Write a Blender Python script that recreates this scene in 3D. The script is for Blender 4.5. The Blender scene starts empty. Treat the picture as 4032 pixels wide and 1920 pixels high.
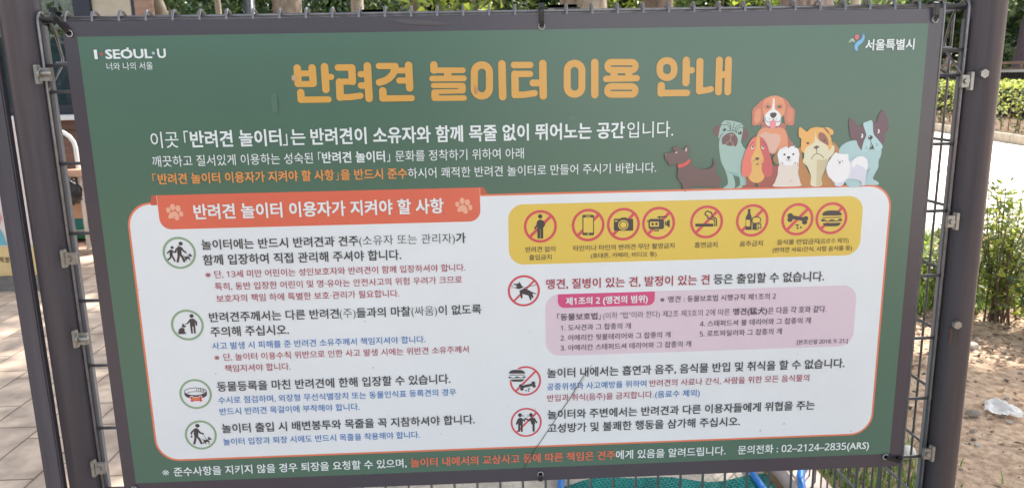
import bpy, bmesh, math, random
from mathutils import Vector, Matrix
random.seed(7)
SC = bpy.context.scene
COL = SC.collection
rad = math.radians

# ------------------------------------------------------------------ camera, sky, sun, exposure
cam_d = bpy.data.cameras.new('camera')
cam = bpy.data.objects.new('camera', cam_d); COL.objects.link(cam)
cam_d.sensor_width = 36; cam_d.lens = 36*3023.68/4032; cam_d.clip_start = 0.02; cam_d.clip_end = 500
_R = [[0.9987927964, 0.0182153954, -0.0456196135], [-0.0273013649, 0.9779030304, -0.2072686627], [0.0408360777, 0.2082639250, 0.9772198076]]
_r = lambda k, s: (s*_R[k][0], s*_R[k][2], -s*_R[k][1])
_c = [_r(0, 1), _r(1, -1), _r(2, -1)]
cam.matrix_world = Matrix(((_c[0][0], _c[1][0], _c[2][0], -0.07733), (_c[0][1], _c[1][1], _c[2][1], -1.62753), (_c[0][2], _c[1][2], _c[2][2], 1.39961), (0, 0, 0, 1)))
cam_d.dof.use_dof = True; cam_d.dof.focus_distance = 1.7; cam_d.dof.aperture_fstop = 9.0
SC.camera = cam

SUN_DIR = Vector((0.55, 0.62, 1.0)).normalized()      # towards the sun: behind the sign, to the right
elev = math.asin(SUN_DIR.z); azim = math.atan2(SUN_DIR.x, SUN_DIR.y)
world = bpy.data.worlds.new('World'); SC.world = world; world.use_nodes = True
wn = world.node_tree.nodes; wl = world.node_tree.links
sky = wn.new('ShaderNodeTexSky'); sky.sky_type = 'NISHITA'; sky.sun_disc = False
sky.sun_elevation = elev; sky.sun_rotation = azim; sky.dust_density = 2.0; sky.air_density = 1.0; sky.ozone_density = 1.0
hs = wn.new('ShaderNodeHueSaturation'); hs.inputs['Saturation'].default_value = 0.55      # sky colour muted to balance its blue cast
wm = wn.new('ShaderNodeMixRGB'); wm.blend_type = 'MULTIPLY'; wm.inputs[0].default_value = 1; wm.inputs[2].default_value = (1.025, 1.0, 0.955, 1)
wl.new(sky.outputs[0], hs.inputs['Color']); wl.new(hs.outputs[0], wm.inputs[1]); wl.new(wm.outputs[0], wn['Background'].inputs[0]); wn['Background'].inputs[1].default_value = 0.15
sun_d = bpy.data.lights.new('sun', 'SUN'); sun_d.energy = 3.2; sun_d.angle = rad(0.9); sun_d.color = (1, 0.94, 0.86)
sun = bpy.data.objects.new('sun', sun_d); COL.objects.link(sun)
sun.rotation_euler = (-SUN_DIR).to_track_quat('-Z', 'Y').to_euler(); sun.location = (3, 4, 12)
SC.view_settings.view_transform = 'Standard'; SC.view_settings.look = 'None'
SC.view_settings.exposure = 1.65; SC.view_settings.gamma = 1
SC.cycles.max_bounces = 8; SC.cycles.transparent_max_bounces = 8

# ------------------------------------------------------------------ materials
def lin(c):
    return tuple(((v/255)/12.92 if v/255 <= 0.04045 else ((v/255+0.055)/1.055)**2.4) for v in c)
_M = {}
def mat(name, rgb, rough=0.6, metal=0.0, var=0.0, vscale=20.0, bump=0.0, bscale=60.0, spec=0.5, rgb2=None, detail=6.0, transl=0.0, stretch=None):
    """Principled with an object-space noise that varies colour (rgb..rgb2 or +-var) and relief."""
    if name in _M: return _M[name]
    m = bpy.data.materials.new(name); m.use_nodes = True; _M[name] = m
    nt = m.node_tree; n = nt.nodes; L = nt.links; p = n['Principled BSDF']
    p.inputs['Roughness'].default_value = rough; p.inputs['Metallic'].default_value = metal
    p.inputs['Specular IOR Level'].default_value = spec
    p.inputs['Base Color'].default_value = (*rgb, 1)
    tc = n.new('ShaderNodeTexCoord'); src = tc.outputs['Object']
    if stretch:
        mp = n.new('ShaderNodeMapping'); mp.inputs['Scale'].default_value = stretch; L.new(src, mp.inputs[0]); src = mp.outputs[0]
    if var > 0 or rgb2:
        nz = n.new('ShaderNodeTexNoise'); nz.inputs['Scale'].default_value = vscale; nz.inputs['Detail'].default_value = detail; nz.inputs['Roughness'].default_value = 0.65
        L.new(src, nz.inputs['Vector'])
        r = n.new('ShaderNodeValToRGB'); r.color_ramp.elements[0].position = 0.33; r.color_ramp.elements[1].position = 0.67
        a = rgb if rgb2 else tuple(max(0, c*(1-var)) for c in rgb); b = rgb2 if rgb2 else tuple(c*(1+var) for c in rgb)
        r.color_ramp.elements[0].color = (*a, 1); r.color_ramp.elements[1].color = (*b, 1)
        L.new(nz.outputs['Fac'], r.inputs[0]); L.new(r.outputs[0], p.inputs['Base Color'])
        colsock = r.outputs[0]
    else: colsock = None
    if bump > 0:
        nb = n.new('ShaderNodeTexNoise'); nb.inputs['Scale'].default_value = bscale; nb.inputs['Detail'].default_value = 8
        L.new(src, nb.inputs['Vector'])
        bp = n.new('ShaderNodeBump'); bp.inputs['Strength'].default_value = bump; bp.inputs['Distance'].default_value = 0.02
        L.new(nb.outputs['Fac'], bp.inputs['Height']); L.new(bp.outputs[0], p.inputs['Normal'])
    if transl > 0:
        t = n.new('ShaderNodeBsdfTranslucent'); mx = n.new('ShaderNodeMixShader'); mx.inputs[0].default_value = transl
        if colsock: L.new(colsock, t.inputs[0])
        else: t.inputs[0].default_value = (*rgb, 1)
        L.new(p.outputs[0], mx.inputs[1]); L.new(t.outputs[0], mx.inputs[2]); L.new(mx.outputs[0], n['Material Output'].inputs[0])
    return m

INK_GAIN = 1.3
def ink(name, c, veil=0.0, gain=INK_GAIN):
    """Printed ink on the sign: satin film with specks of dust."""
    key = 'ink_'+name
    if key in _M: return _M[key]
    rgb = tuple(min(0.86, max(0.004, (v-veil)*gain)) for v in lin(c))
    m = bpy.data.materials.new(key); m.use_nodes = True; _M[key] = m
    nt = m.node_tree; n = nt.nodes; L = nt.links; p = n['Principled BSDF']
    p.inputs['Roughness'].default_value = 0.34; p.inputs['Specular IOR Level'].default_value = 0.9
    g = n.new('ShaderNodeNewGeometry')
    nz = n.new('ShaderNodeTexNoise'); nz.inputs['Scale'].default_value = 2.2; nz.inputs['Detail'].default_value = 9; nz.inputs['Roughness'].default_value = 0.7
    L.new(g.outputs['Position'], nz.inputs['Vector'])
    r = n.new('ShaderNodeValToRGB'); r.color_ramp.elements[0].position = 0.3; r.color_ramp.elements[1].position = 0.7
    r.color_ramp.elements[0].color = (*(v*0.955 for v in rgb), 1); r.color_ramp.elements[1].color = (*(min(.9, v*1.03) for v in rgb), 1)
    L.new(nz.outputs['Fac'], r.inputs[0])
    vz = n.new('ShaderNodeTexVoronoi'); vz.inputs['Scale'].default_value = 24; L.new(g.outputs['Position'], vz.inputs['Vector'])
    v2 = n.new('ShaderNodeTexNoise'); v2.inputs['Scale'].default_value = 4.5; L.new(g.outputs['Position'], v2.inputs['Vector'])
    ml = n.new('ShaderNodeMath'); ml.operation = 'MULTIPLY'; ml.inputs[1].default_value = 0.085; L.new(v2.outputs['Fac'], ml.inputs[0])
    lt = n.new('ShaderNodeMath'); lt.operation = 'LESS_THAN'; L.new(vz.outputs['Distance'], lt.inputs[0]); L.new(ml.outputs[0], lt.inputs[1])
    sm = n.new('ShaderNodeMath'); sm.operation = 'MULTIPLY'; sm.inputs[1].default_value = 0.42; L.new(lt.outputs[0], sm.inputs[0])
    mx = n.new('ShaderNodeMixRGB'); mx.inputs[2].default_value = (0.16, 0.12, 0.09, 1); L.new(sm.outputs[0], mx.inputs[0]); L.new(r.outputs[0], mx.inputs[1])
    L.new(mx.outputs[0], p.inputs['Base Color'])
    rr = n.new('ShaderNodeMapRange'); rr.inputs['To Min'].default_value = 0.27; rr.inputs['To Max'].default_value = 0.35; L.new(nz.outputs['Fac'], rr.inputs[0]); L.new(rr.outputs[0], p.inputs['Roughness'])
    return m

# ------------------------------------------------------------------ scene bookkeeping
def tag(o, label=None, cat=None, group=None, kind=None):
    if label: o['label'] = label
    if cat: o['category'] = cat
    if group: o['group'] = group
    if kind: o['kind'] = kind
    return o
def thing(name, label, cat, loc=(0, 0, 0), rz=0, group=None):
    o = bpy.data.objects.new(name, None); COL.objects.link(o); o.empty_display_size = 0.1
    o.location = loc; o.rotation_euler = (0, 0, rz); return tag(o, label, cat, group)
def link(name, me, parent=None):
    o = bpy.data.objects.new(name, me); COL.objects.link(o)
    if parent: o.parent = parent
    return o
def copy_tree(o, parent=None):
    c = o.copy(); COL.objects.link(c)
    if parent: c.parent = parent
    for ch in [x for x in bpy.data.objects if x.parent == o]: copy_tree(ch, c)
    return c

class MB:
    """Collects geometry (with material slots) and links it as ONE mesh object."""
    def __init__(s): s.v = []; s.f = []; s.mi = []; s.mats = []; s.sm = []
    def slot(s, m):
        if m not in s.mats: s.mats.append(m)
        return s.mats.index(m)
    def face(s, idx, m, smooth=False): s.f.append(idx); s.mi.append(s.slot(m)); s.sm.append(smooth)
    def poly(s, pts, m, smooth=False):
        b = len(s.v); s.v += [tuple(p) for p in pts]; s.face(tuple(range(b, b+len(pts))), m, smooth)
    def box(s, lo, hi, m, bev=0.0, M=None):
        bm = bmesh.new(); bmesh.ops.create_cube(bm, size=1)
        for v in bm.verts: v.co = Vector([lo[i]+(v.co[i]+.5)*(hi[i]-lo[i]) for i in range(3)])
        if bev: bmesh.ops.bevel(bm, geom=bm.edges[:], offset=bev, segments=2, affect='EDGES')
        s.bm(bm, m, M)
    def bm(s, bm, m, M=None, smooth=False):
        bm.verts.index_update(); b = len(s.v)
        for v in bm.verts: s.v.append(tuple(M @ v.co if M else v.co))
        for f in bm.faces: s.face(tuple(b+v.index for v in f.verts), m, smooth)
        bm.free()
    def tube(s, pts, r, m, n=8, closed=False, cap=True, rs=None):
        P = [Vector(p) for p in pts]; k = len(P); b0 = len(s.v); up = Vector((0.123, 0.31, 0.94)); prev = None
        for i, p in enumerate(P):
            if closed: t = (P[(i+1) % k]-P[i-1])
            else: t = (P[min(i+1, k-1)]-P[max(i-1, 0)])
            t.normalize()
            if prev is None:
                a = t.cross(up); 
                if a.length < 1e-3: a = t.cross(Vector((1, 0, 0)))
            else: a = prev-t*prev.dot(t)
            a.normalize(); prev = a; c = t.cross(a); rr = rs[i] if rs else r
            for j in range(n):
                an = 2*math.pi*j/n; s.v.append(tuple(p+a*(rr*math.cos(an))+c*(rr*math.sin(an))))
        for i in range(k if closed else k-1):
            for j in range(n):
                i2 = (i+1) % k; s.face((b0+i*n+j, b0+i*n+(j+1) % n, b0+i2*n+(j+1) % n, b0+i2*n+j), m, True)
        if cap and not closed:
            s.face(tuple(b0+j for j in range(n))[::-1], m); s.face(tuple(b0+(k-1)*n+j for j in range(n)), m)
    def ico(s, c, r, m, sub=1, sc=(1, 1, 1), jit=0.0, smooth=True):
        bm = bmesh.new(); bmesh.ops.create_icosphere(bm, subdivisions=sub, radius=1)
        for v in bm.verts:
            k = 1+random.uniform(-jit, jit); v.co = Vector([c[i]+v.co[i]*r*sc[i]*k for i in range(3)])
        s.bm(bm, m, smooth=smooth)
    def build(s, name, parent=None):
        me = bpy.data.meshes.new(name); me.from_pydata(s.v, [], s.f)
        for m in s.mats: me.materials.append(m)
        me.polygons.foreach_set('material_index', s.mi); me.polygons.foreach_set('use_smooth', s.sm)
        me.update(); return link(name, me, parent)
def hexhead(mb, c, r, h, m, axis='y'):
    bm = bmesh.new(); bmesh.ops.create_cone(bm, cap_ends=True, segments=6, radius1=r, radius2=r*.92, depth=h)
    M = Matrix.Translation(c) @ Matrix.Rotation(rad(90), 4, 'X'); mb.bm(bm, m, M)
PAN={'outline': (534,3370,16976,9260),'yellow': (8561,3609,16347,4936),'pink': (9347,5626,16354,7058),'tab': (9620,5633,11781,5948),'ribbon': (1200,3223,7966,3955),'outer': (-272,-297,17736,10099),'foldl': 1060,'foldr': 8114,'foldb': 3372}
CRACK=[(10383,7291),(10301,7410),(10202,7538),(9852,8123),(9668,8401),(9184,9145),(9065,9303),(8776,9827)]
TEXT=[('green',2077,344,[('이곳',1,'white',1212,1778),('｢',1,'white',1893,1987),('반려견 놀이터',3,'white',2016,3880),('｣',1,'white',3902,4000),('는',2,'white',4069,4375),('반려견이 소유자와 함께 목줄 없이 뛰어노는 공간',3,'white',4480,11061),('입니다.',1,'white',11114,12100)]),
('green',2517,236,[('깨끗하고 질서있게 이용하는 성숙된',1,'white',1196,4496),('｢',1,'white',4608,4669),('반려견 놀이터',3,'white',4687,5995),('｣',1,'white',6036,6099),('문화를 정착하기 위하여 아래',1,'white',6212,8918)]),
('green',2883,227,[('｢',1,'amber',1163,1240),('반려견 놀이터 이용자가 지켜야 할 사항',3,'amber',1269,4915),('｣',1,'amber',4945,5006),('을 반드시 준수',3,'amber',5047,6445),('하시어 쾌적한 반려견 놀이터로 만들어 주시기 바랍니다.',1,'white',6459,11750)]),
('ribbon',3595,324,[('반려견 놀이터 이용자가 지켜야 할 사항',3,'white',1931,7187)]),
('logo',347,186,[('#I',4,'white',295,358),('#SEOUL',4,'white',514,1436),('#U',4,'white',1542,1713)]),
('logo',585,155,[('너와 나의 서울',1,'white',510,1425)]),
('emblem',418,226,[('서울특별시',3,'white',16124,17176)]),
('sheet',4305,225,[('놀이터에는 반드시 반려견과 견주',2,'black',2018,5336),('(소유자 또는 관리자)',0,'black',5351,7402),('가',3,'black',7428,7634)]),
('sheet',4638,230,[('함께 입장하여 직접 관리해 주셔야 합니다.',2,'black',2017,6231)]),
('sheet',4959,171,[('※',1,'red',2033,2150),('단, 13세 미만 어린이는 성인보호자와 반려견이 함께 입장하셔야 합니다.',1,'red',2230,7605)]),
('sheet',5229,172,[('특히, 동반 입장한 어린이 및 영·유아는 안전사고의 위험 우려가 크므로',1,'red',2211,7523)]),
('sheet',5497,173,[('보호자의 책임 하에 특별한 보호·관리가 필요합니다.',1,'red',2217,6148)]),
('sheet',5912,226,[('반려견주께서는 다른 반려견',2,'black',2022,4817),('(주)',0,'black',4832,5179),('들과의 마찰',2,'black',5197,6376),('(싸움)',0,'black',6395,6957),('이 없도록',2,'black',6988,7928)]),
('sheet',6243,233,[('주의해 주십시오.',2,'black',2019,3707)]),
('sheet',6567,171,[('사고 발생 시 피해를 준 반려견 소유주께서 책임지셔야 합니다.',1,'blue',2020,6670)]),
('sheet',6831,172,[('※',1,'red',2042,2155),('단, 놀이터 이용수칙 위반으로 인한 사고 발생 시에는 위반견 소유주께서',1,'red',2241,7623)]),
('sheet',7094,174,[('책임지셔야 합니다.',1,'red',2246,3676)]),
('sheet',7513,232,[('동물등록을 마친 반려견에 한해 입장할 수 있습니다.',2,'black',2033,7192)]),
('sheet',7833,172,[('수시로 점검하며, 외장형 무선식별장치 또는 동물인식표 등록견의 경우',1,'blue',2032,7310)]),
('sheet',8102,173,[('반드시 반려견 목걸이에 부착해야 합니다.',1,'blue',2037,5132)]),
('sheet',8509,229,[('놀이터 출입 시 배변봉투와 목줄을 꼭 지참하셔야 합니다.',2,'black',2044,7710)]),
('sheet',8831,173,[('놀이터 입장과 퇴장 시에도 반드시 목줄을 착용해야 합니다.',1,'blue',2044,6448)]),
('yellow',4604,127,[('반려견 없이',1,'dark',8923,9572)]),
('yellow',4781,124,[('출입금지',1,'dark',9000,9489)]),
('yellow',4604,127,[('타인이나 타인의 반려견 무단 촬영금지',1,'dark',9969,12190)]),
('yellow',4780,115,[('(휴대폰, 카메라, 비디오 등)',1,'dark',10350,11799)]),
('yellow',4607,128,[('흡연금지',1,'dark',12638,13143)]),
('yellow',4607,128,[('음주금지',1,'dark',13640,14151)]),
('yellow',4595,125,[('음식물 반입금지',1,'dark',14470,15406),('(음료수 제외)',0,'dark',15418,16080)]),
('yellow',4767,116,[('(반려견 사료/간식, 사람 음식물 등)',1,'dark',14382,16167)]),
('sheet',5394,232,[('맹견, 질병이 있는 견, 발정이 있는 견',2,'red',9369,12998),('등은 출입할 수 없습니다.',2,'black',13088,15584)]),
('pink',5793,176,[('제1조의 2 (맹견의 범위)',3,'white',9797,11624)]),
('pink',5822,148,[('※',1,'plum',11903,12001),('맹견 :',1,'plum',12078,12452),('동물보호법 시행규칙 제1조의 2',1,'plum',12512,14516)]),
('pink',6155,161,[('｢',1,'plum',9606,9666),('동물보호법',2,'plum',9676,10502),('｣',1,'plum',10523,10572),('(이하 "법"이라 한다) 제2조 제3호의 2에 따른',0,'plum',10632,13484),('맹견(猛犬)',2,'plum',13560,14335),('은 다음 각 호와 같다.',1,'plum',14352,15686)]),
('pink',6405,145,[('1. 도사견과 그 잡종의 개',1,'plum',9683,11253)]),
('pink',6642,147,[('2. 아메리칸 핏불테리어와 그 잡종의 개',1,'plum',9677,12153)]),
('pink',6875,146,[('3. 아메리칸 스태퍼드셔 테리어와 그 잡종의 개',1,'plum',9675,12627)]),
('pink',6413,148,[('4. 스태퍼드셔 불 테리어와 그 잡종의 개',1,'plum',12814,15342)]),
('pink',6648,148,[('5. 로트와일러와 그 잡종의 개',1,'plum',12819,14694)]),
('pink',6923,119,[('[본조신설 2018. 9. 21.]',1,'plum',15058,16228)]),
('sheet',7461,230,[('놀이터 내에서는 흡연과 음주, 음식물 반입 및 취식을 할 수 없습니다.',2,'black',9367,16200)]),
('sheet',7788,172,[('공중위생과 사고예방을 위하여',1,'blue',9364,11628),('반려견의 사료나 간식, 사람을 위한 모든 음식물의',1,'red',11703,15396)]),
('sheet',8060,173,[('반입과 취식(음주)을 금지합니다.',1,'red',9370,11801),('(음료수 제외)',1,'blue',11835,12866)]),
('sheet',8461,229,[('놀이터와 주변에서는 반려견과 다른 이용자들에게 위협을 주는',2,'black',9370,15568)]),
('sheet',8797,230,[('고성방가 및 불쾌한 행동을 삼가해 주십시오.',2,'black',9367,13833)]),
('green',9518,224,[('※',2,'white',620,774),('준수사항을 지키지 않을 경우 퇴장을 요청할 수 있으며,',2,'white',875,6122),('놀이터 내에서의 교상사고 등에 따른 책임은 견주',3,'coral',6210,10935),('에게 있음을 알려드립니다.',2,'white',10944,13521),('문의전화 : 02-2124-2835(ARS)',2,'white',13812,16933)])]
ART={'titleT1':[('st','gold',151,[(4309,685),(4305,991)]),('st','gold',151,[(4611,686),(4612,991)]),('st','gold',122,[(4304,1003),(4611,1007)]),('st','gold',119,[(4310,793),(4611,795)]),('st','gold',154,[(4865,668),(4861,1120)]),('st','gold',122,[(4866,869),(4986,872)]),('st','gold',152,[(4345,1175),(4343,1312)]),('st','gold',127,[(4338,1320),(4900,1323)]),('st','gold',129,[(5133,688),(5420,691)]),('st','gold',152,[(5414,698),(5413,970)]),('st','gold',123,[(5141,972),(5418,973)]),('st','gold',157,[(5149,981),(5142,1281)]),('st','gold',128,[(5136,1286),(5362,1285),(5558,1260)]),('st','gold',155,[(5734,667),(5734,1318)]),('st','gold',129,[(5589,829),(5735,830)]),('st','gold',133,[(5581,1056),(5738,1057)]),('st','gold',126,[(5969,673),(6309,679)]),('st','gold',141,[(6296,687),(6278,780),(6237,851),(6171,917),(6084,967),(5959,1001)]),('st','gold',155,[(6576,670),(6577,1121)]),('st','gold',120,[(6336,768),(6567,772)]),('st','gold',123,[(6368,970),(6568,974)]),('st','gold',155,[(6023,1173),(6019,1313)]),('st','gold',128,[(6007,1326),(6610,1330)])],
'titleT2':[('st','gold',152,[(7092,670),(7093,773)]),('st','gold',115,[(7072,778),(7684,787)]),('st','gold',117,[(7045,943),(7700,950)]),('st','gold',105,[(7067,1083),(7674,1092)]),('st','gold',93,[(7071,1210),(7676,1209)]),('st','gold',111,[(7076,1342),(7693,1348)]),('st','gold',157,[(8492,676),(8495,1335)]),('st','gold',130,[(8739,701),(9079,705)]),('st','gold',128,[(8747,880),(9071,886)]),('st','gold',155,[(8757,886),(8756,1292)]),('st','gold',131,[(8745,1308),(8943,1304),(9163,1277)]),('st','gold',139,[(9126,1069),(9331,1071)]),('st','gold',157,[(9337,683),(9341,1335)]),('poly','gold',[(7297,787),(7451,790),(7446,950),(7291,947)]),('poly','gold',[(7579,1103),(7734,1106),(7731,1210),(7576,1207)]),('poly','gold',[(7018,1207),(7175,1210),(7170,1341),(7013,1338)]),('cst','gold',148,[(8080,689),(8110,692),(8138,701),(8165,715),(8188,735),(8206,758),(8220,784),(8228,812),(8230,842),(8223,1163),(8219,1193),(8209,1221),(8194,1247),(8174,1270),(8150,1289),(8123,1302),(8094,1310),(8063,1313),(8061,1313),(8031,1309),(8002,1300),(7975,1285),(7952,1266),(7934,1242),(7920,1216),(7912,1187),(7910,1157),(7919,836),(7923,807),(7932,779),(7947,753),(7967,731),(7991,712),(8018,699),(8047,691),(8078,689)])],
'titleT3':[('st','gold',155,[(10420,679),(10423,1332)]),('st','gold',128,[(10658,1014),(11304,1012)]),('poly','gold',[(10748,831),(10900,833),(10902,1009),(10750,1007)]),('poly','gold',[(11058,836),(11209,839),(11211,1015),(11060,1012)]),('cst','gold',145,[(10000,688),(10030,692),(10058,701),(10085,715),(10108,733),(10127,756),(10141,782),(10149,810),(10152,838),(10152,1168),(10150,1197),(10141,1225),(10127,1250),(10108,1272),(10085,1291),(10058,1304),(10029,1312),(10000,1314),(9997,1314),(9967,1311),(9938,1302),(9912,1287),(9889,1268),(9870,1245),(9856,1219),(9847,1191),(9844,1162),(9845,833),(9848,804),(9857,777),(9871,752),(9890,730),(9913,712),(9939,699),(9968,691),(9997,688)]),('cst','gold',132,[(11188,684),(11204,686),(11220,691),(11234,698),(11247,708),(11257,720),(11265,734),(11270,749),(11272,765),(11272,768),(11270,783),(11266,798),(11259,812),(11249,823),(11236,833),(11222,840),(11207,844),(11191,846),(10771,838),(10755,837),(10740,832),(10726,824),(10713,814),(10703,802),(10695,788),(10690,773),(10689,757),(10689,755),(10690,739),(10695,724),(10702,711),(10712,699),(10725,689),(10739,682),(10754,678),(10770,677)]),('cst','gold',135,[(11191,1177),(11207,1179),(11223,1184),(11238,1191),(11251,1202),(11262,1215),(11270,1229),(11275,1244),(11276,1261),(11276,1262),(11275,1279),(11271,1294),(11263,1308),(11253,1320),(11240,1330),(11225,1338),(11210,1342),(11193,1343),(10772,1335),(10755,1333),(10740,1328),(10725,1321),(10712,1310),(10701,1297),(10693,1283),(10689,1267),(10687,1251),(10687,1250),(10688,1234),(10693,1218),(10701,1204),(10711,1192),(10724,1182),(10738,1175),(10754,1170),(10770,1169)])],
'titleT4':[('st','gold',154,[(12340,669),(12344,1120)]),('st','gold',128,[(12351,870),(12462,870)]),('st','gold',157,[(11822,1173),(11823,1325)]),('st','gold',134,[(11813,1327),(12374,1331)]),('st','gold',151,[(12626,697),(12634,1294)]),('st','gold',129,[(12630,1298),(12741,1291),(12876,1265)]),('st','gold',146,[(13033,676),(13039,1325)]),('st','gold',146,[(13228,675),(13237,1328)]),('st','gold',138,[(13044,969),(13228,972)]),('cst','gold',140,[(11937,666),(11965,670),(11992,678),(12017,691),(12039,709),(12058,730),(12072,754),(12080,781),(12084,808),(12086,873),(12083,900),(12076,926),(12063,950),(12046,971),(12024,987),(12000,1000),(11973,1007),(11945,1010),(11931,1009),(11903,1006),(11876,998),(11851,984),(11828,967),(11810,945),(11796,921),(11787,895),(11784,867),(11783,802),(11785,775),(11792,749),(11805,726),(11822,705),(11844,688),(11868,676),(11895,668),(11923,666)])],
'ribbon':[('sp','peach',[(1391,3687),(1446,3596),(1550,3575),(1609,3646),(1611,3739),(1552,3761),(1501,3713),(1410,3722)]),('el','peach',1407,3542,45,60),('el','peach',1504,3482,54,70),('el','peach',1612,3514,54,70),('el','peach',1665,3629,43,58),('sp','peach',[(7474,3694),(7523,3613),(7616,3591),(7683,3664),(7692,3758),(7633,3780),(7577,3732),(7495,3737)]),('el','peach',7478,3572,44,56),('el','peach',7584,3504,53,70),('el','peach',7694,3540,53,70),('el','peach',7753,3649,44,59)],
'logo':[('bst','white',40,[(967,223),(965,260)]),('el','dotred',435,342,29,29),('el','dotblue',1463,341,32,30)],
'emblem':[('sp','leaf',[(15762,358),(15793,301),(15839,278),(15875,302),(15902,369),(15840,341),(15776,370)]),('el','rose',15931,254,47,54),('sp','sky',[(16020,173),(16047,239),(16020,299),(15942,351),(15899,405),(15895,477),(15938,541),(15970,508),(15974,442),(16034,389),(16085,324),(16095,246),(16068,186),(16056,227)])],
'pug':[('sp','teal',[(13075,2262),(13102,2046),(13173,1939),(13269,1921),(13464,1958),(13570,2001),(13608,2083),(13588,2246),(13573,2382),(13627,2492),(13686,2562),(13669,2809),(13644,3030),(13712,3143),(13733,3290),(13638,3364),(13504,3368),(13586,3307),(13573,3167),(13543,3118),(13429,3094),(13461,3179),(13469,3367),(13230,3366),(13318,3287),(13305,3133),(13250,2979),(13158,2798),(13116,2604),(13096,2439),(13099,2330)]),('poly','teald',[(13264,2987),(13398,3024),(13526,3062),(13557,3132),(13429,3094)]),('sp','umber',[(13141,1992),(13039,2024),(12958,2097),(12976,2192),(13048,2268),(13075,2255),(13103,2086)]),('sp','umber',[(13608,2076),(13695,2153),(13728,2262),(13676,2343),(13594,2382),(13575,2341),(13600,2205)]),('sp','umber',[(13156,2386),(13160,2291),(13240,2211),(13349,2179),(13434,2215),(13494,2312),(13497,2394),(13466,2468),(13431,2474),(13388,2453),(13347,2468),(13263,2443),(13220,2422),(13179,2428)]),('el','ink',13198,2115,39,34),('el','ink',13537,2190,42,34),('el','white',13180,2099,10,9),('el','white',13526,2174,10,10),('st','ink',11,[(13156,2020),(13245,2005),(13309,2050),(13326,2118)]),('st','ink',11,[(13243,1957),(13314,1989),(13337,2050),(13332,2111)]),('st','ink',11,[(13406,1978),(13392,2052),(13378,2133)]),('st','ink',11,[(13557,2021),(13482,2040),(13435,2086),(13432,2161)]),('st','ink',11,[(13601,2076),(13525,2075),(13471,2114),(13460,2182)]),('st','ink',11,[(13265,2146),(13361,2132),(13431,2154),(13471,2182)]),('st','ink',11,[(13098,2310),(13123,2236),(13172,2193)]),('st','beige',8,[(13353,2213),(13339,2336)]),('st','beige',8,[(13234,2422),(13288,2369),(13340,2349),(13386,2391),(13410,2460)]),('st','beige',8,[(13312,2213),(13324,2233),(13354,2224),(13386,2241),(13406,2221)])],
'beagle':[('sp','rust',[(14025,1961),(13997,2097),(13921,2209),(13901,2289),(13933,2461),(14176,2627),(14365,2655),(14708,2490),(14630,2361),(14523,2131),(14494,2016)]),('sp','tan',[(14003,2108),(14089,2087),(14196,2112),(14289,2114),(14381,2093),(14488,2130),(14553,2245),(14587,2429),(14570,2544),(14365,2643),(14211,2628),(14149,2558),(13927,2346),(13906,2266),(13942,2164)]),('sp','blush',[(13991,2222),(14083,2184),(14225,2227),(14342,2229),(14415,2277),(14421,2391),(14369,2505),(14305,2630),(14174,2593),(14131,2442),(14019,2314),(13925,2289)]),('sp','rust2',[(14064,1472),(14001,1499),(13891,1597),(13786,1713),(13787,1854),(13801,2025),(13912,2033),(13992,1994),(14031,1848),(14010,1667)]),('sp','rust2',[(14428,1473),(14537,1554),(14625,1668),(14698,1732),(14705,1839),(14688,2043),(14565,2040),(14505,2005),(14472,1846),(14480,1665)]),('sp','tan',[(13841,1765),(13953,1689),(13960,1937),(13851,1980)]),('sp','tan2',[(14556,1678),(14665,1759),(14643,1974),(14554,1949)]),('sp','tan',[(14070,1478),(14160,1435),(14240,1423),(14334,1440),(14423,1484),(14476,1598),(14489,1722),(14471,1823),(14417,1890),(14378,2037),(14145,2043),(14069,1917),(14028,1803),(14004,1667),(14016,1566)]),('el','rust3',14096,1641,75,73),('el','rust3',14363,1657,81,65),('sp','dwhite',[(14215,1497),(14248,1498),(14266,1695),(14327,1747),(14402,1833),(14419,1924),(14389,2025),(14344,2059),(14146,2054),(14085,1996),(14054,1894),(14070,1815),(14141,1743),(14202,1682)]),('sp','ink',[(14173,1794),(14236,1777),(14304,1791),(14298,1853),(14242,1895),(14182,1857)]),('el','ink',14123,1653,37,27),('el','ink',14362,1655,35,27),('el','white',14130,1642,9,9),('el','white',14356,1640,9,9),('st','ink',10,[(14073,1872),(14088,1951),(14142,1981),(14200,1965),(14241,1920)]),('st','ink',10,[(14240,1895),(14242,1926)]),('st','ink',10,[(14241,1920),(14293,1967),(14363,1979),(14407,1935),(14412,1867)]),('sp','tongue',[(14177,1970),(14242,1937),(14302,1978),(14296,2097),(14242,2113),(14185,2095)]),('el','ink',14152,1901,7,7),('el','ink',14156,1930,7,7),('el','ink',14194,1908,7,7),('el','ink',14284,1915,7,7),('el','ink',14315,1902,7,7),('el','ink',14322,1939,7,7)],
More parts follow.
